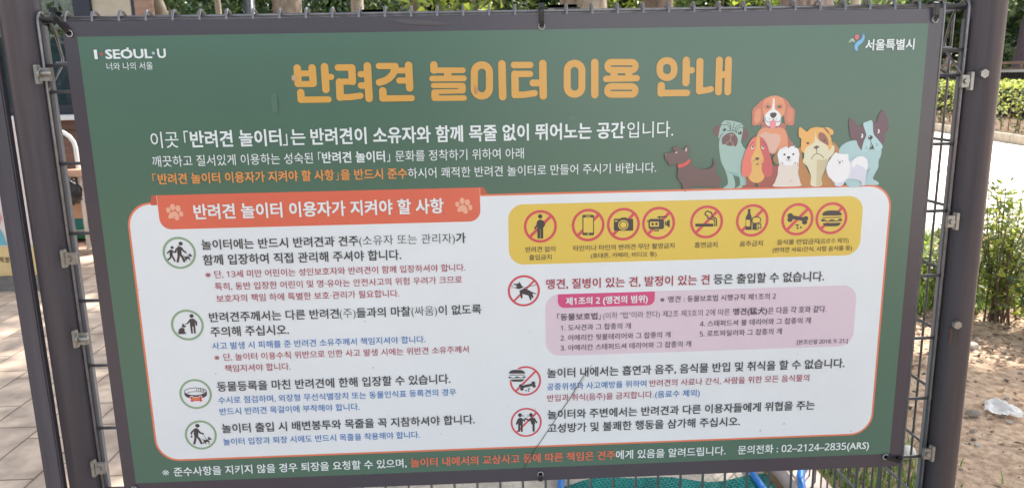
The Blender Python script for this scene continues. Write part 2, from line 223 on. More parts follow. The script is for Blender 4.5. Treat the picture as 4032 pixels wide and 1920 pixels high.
'boston':[('sp','teal2',[(15722,2582),(15816,2471),(15971,2410),(16117,2421),(16335,2596),(16628,2602),(16647,2746),(16611,2845),(16610,3003),(16541,3146),(16519,3247),(16612,3300),(16648,3373),(16382,3374),(16324,3384),(15955,3375),(15738,2811)]),('poly','teald',[(16427,3014),(16391,3114),(16362,3301),(16357,3055)]),('sp','plumd',[(15893,1951),(15951,1945),(16137,2110),(16206,2062),(16279,2254),(16251,2452),(16220,2615),(16124,2506),(16080,2406),(15967,2361),(15902,2162)]),('sp','plumd',[(16404,2010),(16492,2019),(16524,1879),(16609,1772),(16716,1925),(16770,2123),(16756,2222),(16688,2277),(16706,2405),(16663,2503),(16567,2402),(16438,2243)]),('sp','teal3',[(16205,2058),(16288,2008),(16401,2000),(16446,2258),(16552,2387),(16649,2503),(16669,2575),(16615,2624),(16496,2599),(16432,2527),(16312,2667),(16220,2615),(16249,2423),(16288,2283)]),('el','white',16199,2309,26,45),('el','white',16552,2220,25,45),('el','ink',16181,2309,16,20),('el','ink',16535,2220,16,20),('el','ink',16385,2350,51,46),('el','white',16365,2334,12,11),('st','ink',12,[(16392,2394),(16415,2470),(16401,2540)]),('st','ink',12,[(16415,2470),(16467,2549)]),('el','ink',16531,2486,9,9),('el','ink',16534,2532,9,9),('el','ink',16565,2513,9,9),('el','ink',16309,2546,9,9),('el','ink',16290,2584,9,9),('el','ink',16327,2584,9,9)],
'bulldog':[('sp','brown',[(14861,2506),(14782,2647),(14781,2875),(14836,3048),(14912,3353),(15140,3361),(15144,3199),(15053,3025),(14922,2792),(14894,2578)]),('sp','brown',[(15537,2436),(15658,2496),(15719,2639),(15730,3098),(15661,3371),(15382,3364),(15372,3219),(15435,3062),(15534,2806)]),('sp','bone',[(14936,2793),(15048,2953),(15134,3156),(15154,3359),(15382,3361),(15371,3205),(15433,3033),(15504,2791),(15597,2665),(15570,2494),(15165,2513)]),('poly','bone2',[(15242,2800),(15475,2791),(15432,3019),(15371,3205),(15379,3361),(15267,3362)]),('sp','honey',[(14979,2191),(14836,2094),(14804,2167),(14819,2294),(14873,2351),(14874,2478),(14942,2650),(15320,2659),(15533,2578),(15533,2380),(15498,2280),(15555,2267),(15556,2182),(15428,2109),(15357,2122),(15182,2101),(15054,2130)]),('sp','plumd',[(15350,2129),(15416,2151),(15500,2273),(15458,2237),(15397,2179)]),('sp','bone',[(15173,2188),(15221,2359),(15394,2461),(15473,2548),(15505,2706),(15474,2776),(15330,2802),(15235,2685),(15097,2796),(15055,2831),(14971,2765),(14957,2651),(14993,2538),(15132,2442),(15168,2329)]),('sp','mauve',[(15262,2218),(15350,2234),(15444,2349),(15475,2485),(15394,2461),(15272,2374),(15238,2288)]),('el','ink',15020,2439,32,23),('el','ink',15377,2387,22,17),('poly','plumd',[(15145,2534),(15215,2490),(15289,2523),(15240,2550),(15217,2585),(15175,2549)]),('st','ink',12,[(15223,2571),(15228,2657)]),('st','ink',12,[(15117,2783),(15163,2698),(15229,2664),(15308,2687),(15392,2760)])],
'basset':[('poly','brick',[(13711,3115),(13911,3176),(14038,3179),(14171,3043),(14249,2906),(14460,2910),(14401,3118),(14338,3256),(14337,3372),(13976,3367),(13957,3260),(13915,3259),(13892,3366),(13638,3367),(13650,3323),(13734,3304)]),('sp','mustard',[(13839,2841),(13817,2979),(13761,3130),(13829,3229),(13943,3267),(14041,3241),(14113,3139),(14050,3012),(14036,2873)]),('sp','salmon',[(13924,2287),(13786,2332),(13723,2453),(13660,2616),(13612,2794),(13601,3001),(13626,3099),(13698,3136),(13781,3103),(13825,3007),(13825,2840),(13912,2622)]),('sp','crim',[(13924,2287),(14051,2331),(14134,2449),(14192,2628),(14259,2837),(14277,3045),(14232,3127),(14148,3139),(14074,3068),(14040,2942),(14045,2763),(13968,2623)]),('sp','mustard',[(13903,2291),(13963,2295),(13984,2514),(14039,2652),(14073,2763),(14049,2846),(13939,2885),(13825,2840),(13800,2757),(13843,2634),(13892,2498)]),('el','umber',13932,2746,46,35),('el','white',13820,2503,31,34),('el','ink',13823,2494,21,22),('el','white',14046,2508,31,34),('el','ink',14050,2499,21,22),('st','plumd',12,[(13766,2495),(13791,2421),(13852,2388)]),('st','plumd',12,[(14012,2391),(14069,2413),(14107,2475)]),('el','ink',13843,2783,7,7),('el','ink',13871,2786,7,7),('el','ink',13863,2816,7,7),('el','ink',14011,2783,7,7),('el','ink',14043,2783,7,7),('el','ink',14027,2817,7,7),('poly','brown',[(13943,2822),(13987,2872),(13939,2887),(13896,2873)])],
'maltese':[('sp','olive',[(14412,2565),(14322,2656),(14269,2771),(14358,2878),(14439,2845)]),('sp','cream',[(14440,2869),(14394,3102),(14343,3266),(14336,3356),(14898,3360),(14905,3280),(14846,3089),(14809,2877)]),('poly','dwhite',[(14418,2892),(14395,2774),(14365,2669),(14389,2588),(14422,2547),(14523,2521),(14433,2521),(14569,2499),(14604,2541),(14630,2500),(14757,2485),(14716,2507),(14813,2551),(14849,2668),(14843,2761),(14842,2911),(14817,2845),(14796,2900),(14773,2834),(14692,2910),(14549,2906),(14478,2827),(14454,2906),(14436,2836)]),('el','ink',14522,2670,24,21),('el','ink',14714,2669,24,21),('el','ink',14615,2735,38,30),('st','ink',9,[(14566,2783),(14591,2802),(14619,2791),(14648,2803),(14671,2785)]),('st','ink',9,[(14617,2756),(14619,2791)])],
'pomeranian':[('sp','lilac',[(15960,2845),(16067,2905),(16183,2893),(16289,2938),(16356,3041),(16346,3199),(16330,3370),(16267,3374),(16243,3284),(16092,3237),(16018,3228),(15917,3247),(15830,3369),(15683,3369),(15681,3241)]),('poly','fluff',[(16010,2932),(16003,2921),(16017,2894),(16009,2881),(16024,2856),(16017,2840),(16031,2818),(16037,2807),(16063,2795),(16071,2781),(16096,2771),(16106,2756),(16128,2748),(16145,2743),(16167,2747),(16186,2742),(16206,2745),(16228,2741),(16245,2744),(16266,2752),(16276,2766),(16299,2776),(16307,2788),(16332,2800),(16338,2810),(16354,2835),(16348,2854),(16366,2881),(16359,2897),(16377,2927),(16370,2940),(16378,2971),(16363,2978),(16371,3011),(16356,3017),(16363,3051),(16350,3055),(16344,3056),(16320,3025),(16315,3026),(16291,2996),(16286,2997),(16262,2967),(16247,2973),(16216,2946),(16195,2955),(16171,2926),(16139,2929),(16125,2906),(16103,2931),(16101,2934),(16079,2960),(16076,2962),(16055,2989),(16051,2990),(16036,2993),(16038,2971),(16021,2973),(16024,2951),(16007,2952)]),('poly','fluff',[(15632,2652),(15646,2650),(15665,2662),(15680,2660),(15697,2672),(15714,2670),(15729,2682),(15746,2677),(15759,2685),(15777,2681),(15788,2688),(15808,2684),(15817,2691),(15840,2685),(15849,2690),(15873,2684),(15880,2688),(15905,2683),(15912,2686),(15926,2705),(15918,2729),(15934,2749),(15925,2772),(15942,2793),(15932,2815),(15955,2836),(15948,2854),(15973,2877),(15965,2893),(15990,2918),(15981,2931),(15999,2964),(15980,2979),(15998,3015),(15978,3027),(15996,3066),(15977,3075),(15989,3112),(15965,3113),(15976,3153),(15954,3151),(15962,3193),(15942,3190),(15936,3228),(15905,3218),(15897,3257),(15868,3246),(15857,3287),(15830,3274),(15817,3306),(15792,3283),(15777,3315),(15753,3291),(15736,3323),(15715,3300),(15700,3322),(15685,3290),(15668,3312),(15655,3279),(15636,3301),(15625,3269),(15612,3285),(15609,3249),(15595,3265),(15593,3229),(15577,3245),(15577,3210),(15559,3227),(15558,3195),(15540,3211),(15540,3180),(15521,3195),(15522,3165),(15503,3170),(15508,3131),(15487,3134),(15493,3097),(15471,3098),(15479,3063),(15460,3064),(15472,3034),(15452,3033),(15465,3005),(15445,3002),(15458,2977),(15447,2964),(15470,2934),(15459,2918),(15481,2891),(15472,2872),(15493,2848),(15490,2832),(15515,2815),(15514,2797),(15537,2783),(15538,2762),(15559,2750),(15563,2728),(15584,2717),(15589,2695),(15608,2684),(15616,2661)]),('el','ink',15698,2819,10,11),('el','ink',15799,2835,10,12),('el','ink',15742,2861,22,17),('st','ink',6,[(15712,2893),(15743,2909),(15766,2895)])],
'terrier':[('poly','umber2',[(11912,2598),(11956,2579),(12050,2565),(12134,2550),(12143,2539),(12080,2513),(12101,2456),(12163,2440),(12217,2459),(12245,2508),(12347,2515),(12369,2476),(12416,2422),(12440,2486),(12443,2583),(12417,2609),(12433,2680),(12457,2725),(12485,2779),(12523,2833),(12605,2892),(12697,2935),(12814,2946),(12903,2930),(12965,2887),(12985,2834),(12978,2763),(12957,2710),(13004,2728),(13033,2782),(13040,2854),(13030,2933),(13052,3059),(13109,3114),(13189,3201),(13149,3223),(13123,3267),(13129,3362),(13027,3364),(12971,3317),(12845,3323),(12709,3311),(12537,3298),(12493,3333),(12476,3359),(12295,3362),(12330,3320),(12310,3247),(12245,3165),(12203,3110),(12209,3021),(12219,2897),(12200,2825),(12185,2798),(12173,2825),(12136,2806),(12093,2858),(12078,2814),(12047,2871),(12020,2812),(12007,2839),(11987,2741),(11956,2758),(11937,2704),(11927,2642)]),('poly','collar',[(12200,2834),(12271,2827),(12378,2789),(12456,2714),(12484,2743),(12476,2783),(12397,2848),(12291,2894),(12215,2901)]),('el','beige',12379,2515,21,46),('el','white',12168,2572,20,18),('el','ink',12159,2566,9,9),('el','white',11948,2603,7,7)],
'walk_child':[('ring','ringgreen',1537,4467,349,48),('el','ink',1586,4267,43,42),('el','ink',1399,4346,32,31),('st','ink',90,[(1548,4366),(1539,4473)]),('st','ink',36,[(1523,4358),(1478,4395),(1458,4448)]),('st','ink',36,[(1589,4359),(1627,4422),(1671,4458)]),('st','ink',47,[(1524,4488),(1512,4565),(1484,4653)]),('st','ink',47,[(1553,4489),(1597,4567),(1621,4653)]),('st','ink',64,[(1372,4422),(1363,4507)]),('st','ink',27,[(1356,4407),(1316,4436),(1292,4466)]),('st','ink',27,[(1392,4415),(1425,4443),(1470,4442)]),('st','ink',32,[(1356,4506),(1342,4568),(1290,4605)]),('st','ink',32,[(1373,4515),(1401,4569),(1424,4638)]),('st','ink',12,[(1624,4531),(1646,4549)]),('st','ink',6,[(1677,4466),(1718,4536)]),('poly','ink',[(1639,4549),(1717,4548),(1751,4572),(1755,4645),(1740,4645),(1737,4602),(1674,4600),(1688,4643),(1677,4647),(1663,4608),(1645,4638),(1634,4630),(1643,4584)]),('poly','ink',[(1722,4536),(1755,4475),(1773,4503),(1807,4539),(1794,4551),(1754,4550)])],
'pet_dog':[('ring','ringgreen',1538,6071,349,48),('el','ink',1649,5869,44,44),('poly','ink',[(1612,5929),(1689,5930),(1751,6001),(1749,6082),(1732,6093),(1713,6077),(1712,6021),(1704,6010),(1701,6264),(1677,6273),(1661,6263),(1663,6111),(1641,6103),(1638,6262),(1617,6271),(1601,6261),(1596,6116),(1598,6003),(1543,6052),(1490,6052),(1489,6042),(1529,6029),(1574,5974)]),('poly','ink',[(1439,6029),(1448,6044),(1461,6041),(1469,6066),(1512,6092),(1500,6113),(1469,6122),(1414,6113)]),('poly','ink',[(1406,6124),(1467,6140),(1469,6218),(1498,6272),(1467,6271),(1435,6231),(1455,6260),(1450,6274),(1337,6270),(1314,6241),(1315,6213),(1336,6249),(1336,6192),(1363,6150)])],
'collar_tag':[('ring','ringgreen',1551,7669,352,46),('st','ink',14,[(1312,7600),(1329,7570),(1434,7531),(1561,7522),(1686,7540),(1777,7578),(1793,7618)]),('poly','ink',[(1308,7593),(1346,7650),(1450,7684),(1556,7695),(1659,7685),(1751,7651),(1800,7605),(1799,7673),(1782,7721),(1701,7766),(1410,7762),(1338,7725),(1311,7682)]),('st','ink',11,[(1343,7643),(1425,7615),(1553,7606),(1666,7614),(1752,7641)]),('st','ink',14,[(1668,7532),(1666,7614)]),('st','ink',14,[(1738,7555),(1734,7623)]),('st','ink',9,[(1726,7578),(1698,7581),(1698,7608)]),('el','ink',1581,7568,9,18),('el','ink',1625,7570,9,18),('el','halo',1458,7753,45,50),('el','halo',1461,7819,42,43),('el','halo',1652,7754,44,48),('el','halo',1651,7819,42,43),('poly','halo',[(1464,7729),(1660,7737),(1649,7840),(1453,7832)]),('el','tagred',1458,7753,33,36),('el','tagred',1461,7819,30,31),('el','tagred',1652,7754,32,34),('el','tagred',1651,7819,30,31),('poly','tagred',[(1463,7744),(1658,7752),(1650,7831),(1454,7824)]),('st','tagyel',10,[(1476,7809),(1479,7761)]),('st','tagyel',8,[(1481,7761),(1498,7765),(1500,7780),(1480,7786)]),('st','tagyel',9,[(1519,7760),(1517,7804),(1540,7804),(1543,7761)]),('st','tagyel',9,[(1560,7809),(1563,7764),(1577,7789),(1597,7764),(1595,7809)]),('st','tagyel',10,[(1625,7763),(1624,7810)])],
'walk_dog':[('ring','ringgreen',1566,8647,352,47),('el','ink',1514,8420,48,45),('st','ink',101,[(1474,8529),(1464,8633)]),('st','ink',37,[(1445,8506),(1389,8553),(1358,8601)]),('st','ink',37,[(1503,8502),(1551,8588),(1619,8619)]),('st','ink',48,[(1448,8661),(1436,8745),(1403,8846)]),('st','ink',48,[(1473,8669),(1529,8749),(1561,8845)]),('st','ink',12,[(1361,8608),(1362,8657)]),('st','ink',11,[(1590,8743),(1620,8766)]),('st','ink',8,[(1620,8636),(1691,8759)]),('el','ink',1362,8677,20,23),('poly','ink',[(1611,8762),(1688,8762),(1740,8785),(1741,8870),(1722,8873),(1721,8820),(1663,8817),(1671,8867),(1655,8870),(1630,8823),(1606,8870),(1593,8864),(1617,8801)]),('poly','ink',[(1705,8749),(1737,8687),(1757,8716),(1798,8756),(1783,8769),(1739,8768)])],
'no_fierce_dog':[('ring','ringred',8873,5528,354,47),('bst','ringred',43,[(8648,5757),(9106,5304)]),('poly','ink',[(8648,5360),(8733,5365),(8744,5349),(8771,5350),(8777,5312),(8831,5412),(8872,5445),(8769,5486),(8657,5452),(8667,5442),(8732,5430),(8702,5401),(8654,5382)]),('poly','ink',[(8775,5520),(8895,5463),(9048,5556),(9143,5598),(9136,5612),(9061,5592),(9087,5685),(9070,5699),(9046,5687),(9029,5666),(9046,5730),(9025,5747),(9005,5736),(8972,5639),(8839,5596),(8842,5688),(8823,5702),(8803,5690),(8787,5594)]),('st','ink',13,[(8892,5453),(9139,5402)]),('st','ink',8,[(8583,5385),(8630,5400)]),('st','ink',8,[(8585,5422),(8630,5416)]),('st','ink',8,[(8605,5461),(8647,5434)])],
'no_food':[('ring','ringred',8877,7629,353,42),('bst','ringred',45,[(8646,7875),(9121,7393)]),('poly','paper',[(8494,7435),(8517,7359),(8604,7335),(8792,7342),(8878,7403),(8898,7542),(8860,7617),(8787,7661),(8584,7653),(8484,7565)]),('sp','ink',[(8516,7436),(8531,7391),(8590,7359),(8691,7355),(8792,7366),(8849,7402),(8863,7448),(8689,7447)]),('st','ink',18,[(8522,7474),(8859,7482)]),('el','ink',8528,7533,32,21),('el','ink',8847,7535,32,21),('poly','ink',[(8558,7514),(8601,7546),(8688,7511),(8774,7545),(8833,7532),(8818,7557),(8572,7553)]),('poly','ink',[(8528,7582),(8858,7583),(8817,7628),(8773,7642),(8599,7635),(8556,7614)]),('st','paper',93,[(8785,7769),(9062,7717)]),('st','ink',63,[(8785,7769),(9062,7717)]),('el','ink',8771,7745,41,43),('el','ink',8795,7815,41,43),('el','ink',9055,7686,44,43),('el','ink',9072,7756,38,40),('el','ink',8886,7857,19,17),('el','ink',8944,7867,19,17),('el','ink',8952,7817,29,14)],
'no_shouting':[('ring','ringred',8880,8633,354,40),('bst','ringred',42,[(8653,8871),(9127,8399)]),('el','ink',8742,8449,44,47),('el','ink',8990,8454,41,47),('st','ink',114,[(8746,8570),(8745,8649)]),('st','ink',38,[(8707,8545),(8661,8661)]),('st','ink',33,[(8788,8548),(8839,8589),(8864,8535)]),('st','ink',43,[(8717,8671),(8717,8837)]),('st','ink',43,[(8776,8673),(8777,8840)]),('st','ink',91,[(9015,8565),(9039,8652)]),('st','ink',33,[(8993,8540),(8949,8586),(8869,8535)]),('st','ink',37,[(9059,8543),(9117,8640)]),('st','ink',49,[(9046,8668),(9048,8842)]),('st','ink',8,[(8796,8462),(8841,8443)]),('st','ink',8,[(8796,8470),(8840,8495)]),('st','ink',8,[(8899,8445),(8936,8467)]),('st','ink',8,[(8899,8497),(8935,8483)])],
'no_person':[('ring','ringred',9252,4101,358,57),('bst','ringred',64,[(9014,4331),(9493,3875)]),('el','ink',9250,3881,47,48),('st','ink',140,[(9250,4020),(9249,4085)]),('st','ink',38,[(9200,3995),(9183,4075),(9135,4138)]),('st','ink',32,[(9310,3990),(9345,4055),(9301,4123)]),('st','ink',58,[(9214,4124),(9215,4341)]),('st','ink',58,[(9282,4126),(9283,4343)])],
'no_phone':[('ring','ringred',10290,4100,358,58),('bst','ringred',64,[(10054,4332),(10530,3867)]),('poly','ink',[(10390,3878),(10403,3881),(10412,3891),(10416,3904),(10418,4300),(10414,4313),(10405,4322),(10392,4325),(10191,4319),(10178,4316),(10169,4306),(10166,4293),(10165,3897),(10169,3885),(10178,3875),(10191,3872)]),('poly','yellow',[(10188,3928),(10397,3934),(10398,4269),(10188,4263)]),('poly','yellow',[(10240,3898),(10343,3900),(10343,3916),(10240,3914)]),('el','yellow',10293,4292,19,16)],
'no_camera':[('ring','ringred',11059,4101,361,58),('bst','ringred',64,[(10825,4337),(11298,3868)]),('poly','ink',[(11255,3985),(11266,3990),(11271,4002),(11275,4232),(11270,4244),(11259,4248),(10867,4238),(10856,4233),(10851,4221),(10849,3991),(10853,3979),(10865,3975)]),('poly','ink',[(10986,3981),(11008,3955),(11119,3953),(11140,3985)]),('poly','yellow',[(10868,4010),(10933,4012),(10934,4038),(10868,4036)]),('el','yellow',11057,4117,112,110),('el','ink',11057,4117,89,87),('el','yellow',11057,4117,70,68)],
'no_video':[('ring','ringred',11830,4099,363,58),('bst','ringred',64,[(11598,4337),(12069,3865)]),('poly','ink',[(11899,4005),(11918,4010),(11934,4021),(11944,4037),(11948,4055),(11951,4184),(11948,4203),(11938,4218),(11923,4229),(11904,4232),(11659,4225),(11640,4221),(11625,4210),(11614,4194),(11610,4175),(11607,4046),(11611,4028),(11621,4012),(11636,4002),(11654,3999)]),('st','ink',29,[(11814,3960),(11997,3960)]),('st','ink',22,[(11850,3969),(11851,4009)]),('st','ink',26,[(11740,4260),(11836,4259)]),('st','ink',19,[(11580,4039),(11608,4067)]),('poly','yellow',[(11640,4060),(11837,4065),(11839,4175),(11642,4170)]),('el','ink',11700,4115,29,29),('el','ink',11782,4114,29,29),('poly','ink',[(11971,4061),(11992,4061),(11994,4150),(11973,4149)]),('poly','ink',[(12003,4065),(12071,4023),(12075,4197),(12005,4150)])],
'no_smoking':[('ring','ringred',12886,4100,364,58),('bst','ringred',64,[(12655,4334),(13121,3861)]),('poly','ink',[(12639,4131),(13034,4141),(13036,4206),(12641,4195)]),('poly','ink',[(13050,4137),(13074,4137),(13076,4199),(13052,4198)]),('poly','ink',[(13090,4138),(13117,4139),(13120,4200),(13092,4199)]),('st','ink',26,[(12911,3856),(12856,3883),(12849,3939),(12907,3973),(12912,4021),(13046,4049),(13070,4115)]),('st','ink',26,[(12928,3877),(12984,3894),(13003,3951),(13004,3992),(13086,4018),(13103,4067),(13106,4124)])],
'no_alcohol':[('ring','ringred',13896,4093,361,58),('bst','ringred',65,[(13667,4325),(14127,3858)]),('poly','ink',[(13790,3835),(13843,3836),(13848,3941),(13879,4015),(13889,4302),(13756,4299),(13747,4019),(13788,3940)]),('poly','yellow',[(13757,4076),(13846,4078),(13853,4225),(13764,4222)]),('poly','ink',[(13902,4150),(14035,4153),(14042,4306),(13909,4303)]),('st','ink',20,[(14037,4173),(14091,4174),(14095,4264),(14042,4270)]),('poly','yellow',[(14000,4169),(14019,4169),(14025,4286),(14005,4286)]),('sp','ink',[(13884,4112),(13901,4026),(13989,4009),(14071,4036),(14091,4117),(14032,4160),(13931,4163)]),('sp','yellow',[(13903,4109),(13919,4045),(13990,4029),(14055,4052),(14071,4112),(14024,4140),(13935,4144)])],
'no_treats':[('ring','ringred',14898,4095,359,59),('bst','ringred',65,[(14674,4330),(15124,3864)]),('st','ink',82,[(14752,4038),(15081,4103)]),('el','ink',14734,4009,62,55),('el','ink',14734,4094,59,55),('el','ink',15082,4079,59,52),('el','ink',15063,4159,59,56),('el','ink',14901,4225,39,20),('el','ink',14913,4289,24,21),('el','ink',14985,4275,23,20)],
'no_burger':[('ring','ringred',15658,4092,357,59),('bst','ringred',65,[(15437,4324),(15882,3864)]),('poly','yellow',[(15434,4031),(15899,4035),(15926,4182),(15428,4185)]),('sp','ink',[(15458,4024),(15470,3959),(15541,3924),(15654,3917),(15785,3927),(15854,3969),(15877,4026),(15662,4031)]),('st','ink',20,[(15466,4073),(15874,4075)]),('el','ink',15473,4130,46,29),('el','ink',15857,4132,46,29),('poly','ink',[(15513,4114),(15573,4149),(15668,4110),(15768,4146),(15824,4123),(15819,4163),(15524,4160)]),('poly','ink',[(15470,4195),(15878,4193),(15841,4254),(15777,4271),(15564,4269),(15506,4248)])],
'stain':[('poly','stain',[(3725,1199),(3854,1191),(3856,1551),(3731,1564)]),('sp','stain',[(9857,1787),(9996,1759),(10039,1812),(9900,1841)]),('sp','stain2',[(7907,1139),(7929,1077),(7940,1248),(7909,1258)]),('sp','stain2',[(7959,1140),(7976,1114),(7972,1259),(7951,1259)]),('sp','stain3',[(4191,840),(4270,821),(4279,903),(4194,932)]),('sp','stain4',[(6340,-254),(7083,-208),(7389,-124),(6566,-146)])]}

# ------------------------------------------------------------------ the sign
WI, TOP = 0.8725, 1.5                       # half width of the green print, height of its upper edge
def bw(x, y, d): return (x*1e-4-WI, -d, TOP-y*1e-4)     # board position in 0.1 mm -> world, d in front of the panel
C_ = {k: v for k, v in {
 'white': (206, 212, 212), 'black': (52, 54, 58), 'red': (152, 44, 66), 'blue': (34, 100, 164), 'amber': (204, 136, 78), 'coral': (196, 104, 80), 'dark': (66, 58, 62), 'plum': (72, 58, 76)}.items()}
V_ = 0.035
ART_C = {'gold': ((198, 150, 78), .02), 'peach': ((214, 158, 134), .01), 'white': ((212, 218, 216), 0), 'dotred': ((190, 62, 78), .01), 'dotblue': ((160, 178, 186), .01), 'leaf': ((160, 176, 158), .06), 'rose': ((206, 112, 124), .06), 'sky': ((124, 174, 212), .06),
 'teal': ((150, 176, 168), V_), 'teald': ((126, 160, 160), V_), 'teal2': ((160, 188, 190), V_), 'teal3': ((166, 196, 198), V_), 'umber': ((110, 86, 86), V_), 'umber2': ((108, 90, 90), V_), 'ink': ((58, 54, 58), .012), 'beige': ((190, 172, 162), V_),
 'rust': ((166, 108, 98), V_), 'rust2': ((186, 118, 100), V_), 'rust3': ((194, 128, 102), V_), 'tan': ((208, 142, 110), V_), 'tan2': ((198, 130, 108), V_), 'blush': ((204, 166, 150), V_), 'dwhite': ((218, 222, 220), V_), 'tongue': ((216, 138, 148), V_),
 'plumd': ((104, 82, 92), V_), 'brown': ((172, 124, 84), V_), 'bone': ((206, 200, 172), V_), 'bone2': ((190, 178, 146), V_), 'honey': ((214, 164, 98), V_), 'mauve': ((142, 96, 92), V_), 'brick': ((152, 90, 84), V_), 'mustard': ((208, 166, 100), V_), 'salmon': ((210, 118, 106), V_), 'crim': ((190, 94, 96), V_),
 'olive': ((146, 118, 92), V_), 'cream': ((208, 198, 188), V_), 'lilac': ((198, 198, 210), V_), 'fluff': ((222, 222, 226), V_), 'collar': ((206, 88, 84), V_),
 'ringgreen': ((128, 152, 122), .01), 'ringred': ((190, 70, 82), .012), 'halo': ((226, 205, 205), 0), 'tagred': ((190, 44, 72), .01), 'tagyel': ((224, 170, 60), .01), 'stain': ((76, 104, 90), .005), 'stain2': ((160, 120, 84), .01), 'stain3': ((176, 146, 116), .01), 'stain4': ((70, 65, 70), .006), 'paper': ((200, 204, 205), 0), 'yellow': ((204, 176, 80), .012)}
def art_mat(c): return ink(c, *ART_C[c])
def smooth(pts, n=5):
    o = []; k = len(pts)
    for i in range(k):
        p0, p1, p2, p3 = pts[i-1], pts[i], pts[(i+1) % k], pts[(i+2) % k]
        for j in range(n):
            t = j/n
            o.append(tuple(.5*((2*p1[a])+(-p0[a]+p2[a])*t+(2*p0[a]-5*p1[a]+4*p2[a]-p3[a])*t*t+(-p0[a]+3*p1[a]-3*p2[a]+p3[a])*t**3) for a in (0, 1)))
    return o
def rrect(x0, y0, x1, y1, r, n=10, corners=(1, 1, 1, 1)):
    o = []
    for (cx, cy, a0), on in zip(((x1-r, y0+r, -90), (x1-r, y1-r, 0), (x0+r, y1-r, 90), (x0+r, y0+r, 180)), corners):
        if not on: o.append((cx+(r if cx > (x0+x1)/2 else -r), cy+(r if cy > (y0+y1)/2 else -r))); continue
        for k in range(n+1):
            a = rad(a0+90*k/n); o.append((cx+r*math.cos(a), cy+r*math.sin(a)))
    return o
def area(p): return sum(p[i-1][0]*p[i][1]-p[i][0]*p[i-1][1] for i in range(len(p)))
class Print:
    """Flat printed shapes, each a hair (0.02 mm) in front of the one below."""
    def __init__(s, d): s.mb = MB(); s.d = d
    def flat(s, pts, m):
        if area(pts) > 0: pts = pts[::-1]       # y runs down: keep the face turned to the viewer
        s.mb.poly([bw(x, y, s.d) for x, y in pts], m); s.d += 2e-5
    def disc(s, x, y, rx, ry, m, n=28): s.flat([(x+rx*math.cos(2*math.pi*k/n), y+ry*math.sin(2*math.pi*k/n)) for k in range(n)], m)
    def band(s, pts, w, m, closed=False):
        """A ribbon of constant width along pts (mitred)."""
        k = len(pts); lft = []; rgt = []
        for i, p in enumerate(pts):
            a = pts[i-1] if (i or closed) else None; b = pts[(i+1) % k] if (i < k-1 or closed) else None
            ds = []
            for q, r in ((a, p), (p, b)):
                if q is None or r is None: continue
                L = math.hypot(r[0]-q[0], r[1]-q[1]) or 1; ds.append(((r[0]-q[0])/L, (r[1]-q[1])/L))
            nx = -sum(d[1] for d in ds); ny = sum(d[0] for d in ds); L = math.hypot(nx, ny) or 1; nx /= L; ny /= L
            c = max(.45, nx*-ds[0][1]+ny*ds[0][0]); h = w/2/c
            lft.append((p[0]+nx*h, p[1]+ny*h)); rgt.append((p[0]-nx*h, p[1]-ny*h))
        b = len(s.mb.v); s.mb.v += [bw(x, y, s.d) for x, y in lft+rgt]
        for i in range(k if closed else k-1):
            j = (i+1) % k; s.mb.face((b+i, b+j, b+k+j, b+k+i), m)
        s.d += 2e-5
    def stroke(s, pts, w, m, round_=True, closed=False):
        s.band(pts, w, m, closed)
        if round_ and not closed:
            for (p, q) in ((pts[0], pts[1]), (pts[-1], pts[-2])):
                a0 = math.atan2(p[1]-q[1], p[0]-q[0])
                s.flat([(p[0]+w/2*math.cos(a0+rad(-90+180*k/10)), p[1]+w/2*math.sin(a0+rad(-90+180*k/10))) for k in range(11)], m)
            if w > 60:
                for p in pts[1:-1]: s.disc(p[0], p[1], w/2, w/2, m, 20)
    def art(s, prims):
        for q in prims:
            m = art_mat(q[1])
            if q[0] == 'poly': s.flat(q[2], m)
            elif q[0] == 'sp': s.flat(smooth(q[2]), m)
            elif q[0] == 'el': s.disc(*q[2:6], m, 24)
            elif q[0] == 'ring':
                r = q[4]-q[5]/2; s.band([(q[2]+r*math.cos(2*math.pi*k/64), q[3]+r*math.sin(2*math.pi*k/64)) for k in range(64)], q[5], m, True)
            elif q[0] in ('st', 'bst', 'cst'): s.stroke(q[3], q[2], m, q[0] == 'st', q[0] == 'cst')
    def build(s, name, parent): return s.mb.build(name, parent)
BOLD = {0: 0, 1: .004, 2: .016, 3: .025, 4: .03}     # half-width added round the outline, by laying shifted copies
_tc = {}
def glyphs(txt, w):
    """Flat outline mesh of a string from Blender's built-in font: (verts, faces)."""
    if (txt, w) in _tc: return _tc[(txt, w)]
    cu = bpy.data.curves.new('lettering', 'FONT'); cu.body = txt; cu.size = 1; cu.offset = -.006 if w == 0 else 0; cu.resolution_u = 2; cu.fill_mode = 'FRONT'
    o = bpy.data.objects.new('lettering', cu); COL.objects.link(o)
    me = bpy.data.meshes.new_from_object(o.evaluated_get(bpy.context.evaluated_depsgraph_get()))
    v = [(p.co.x, p.co.y) for p in me.vertices]; f = [tuple(p.vertices) for p in me.polygons]
    bpy.data.objects.remove(o); bpy.data.curves.remove(cu); bpy.data.meshes.remove(me)
    _tc[(txt, w)] = (v, f); return v, f
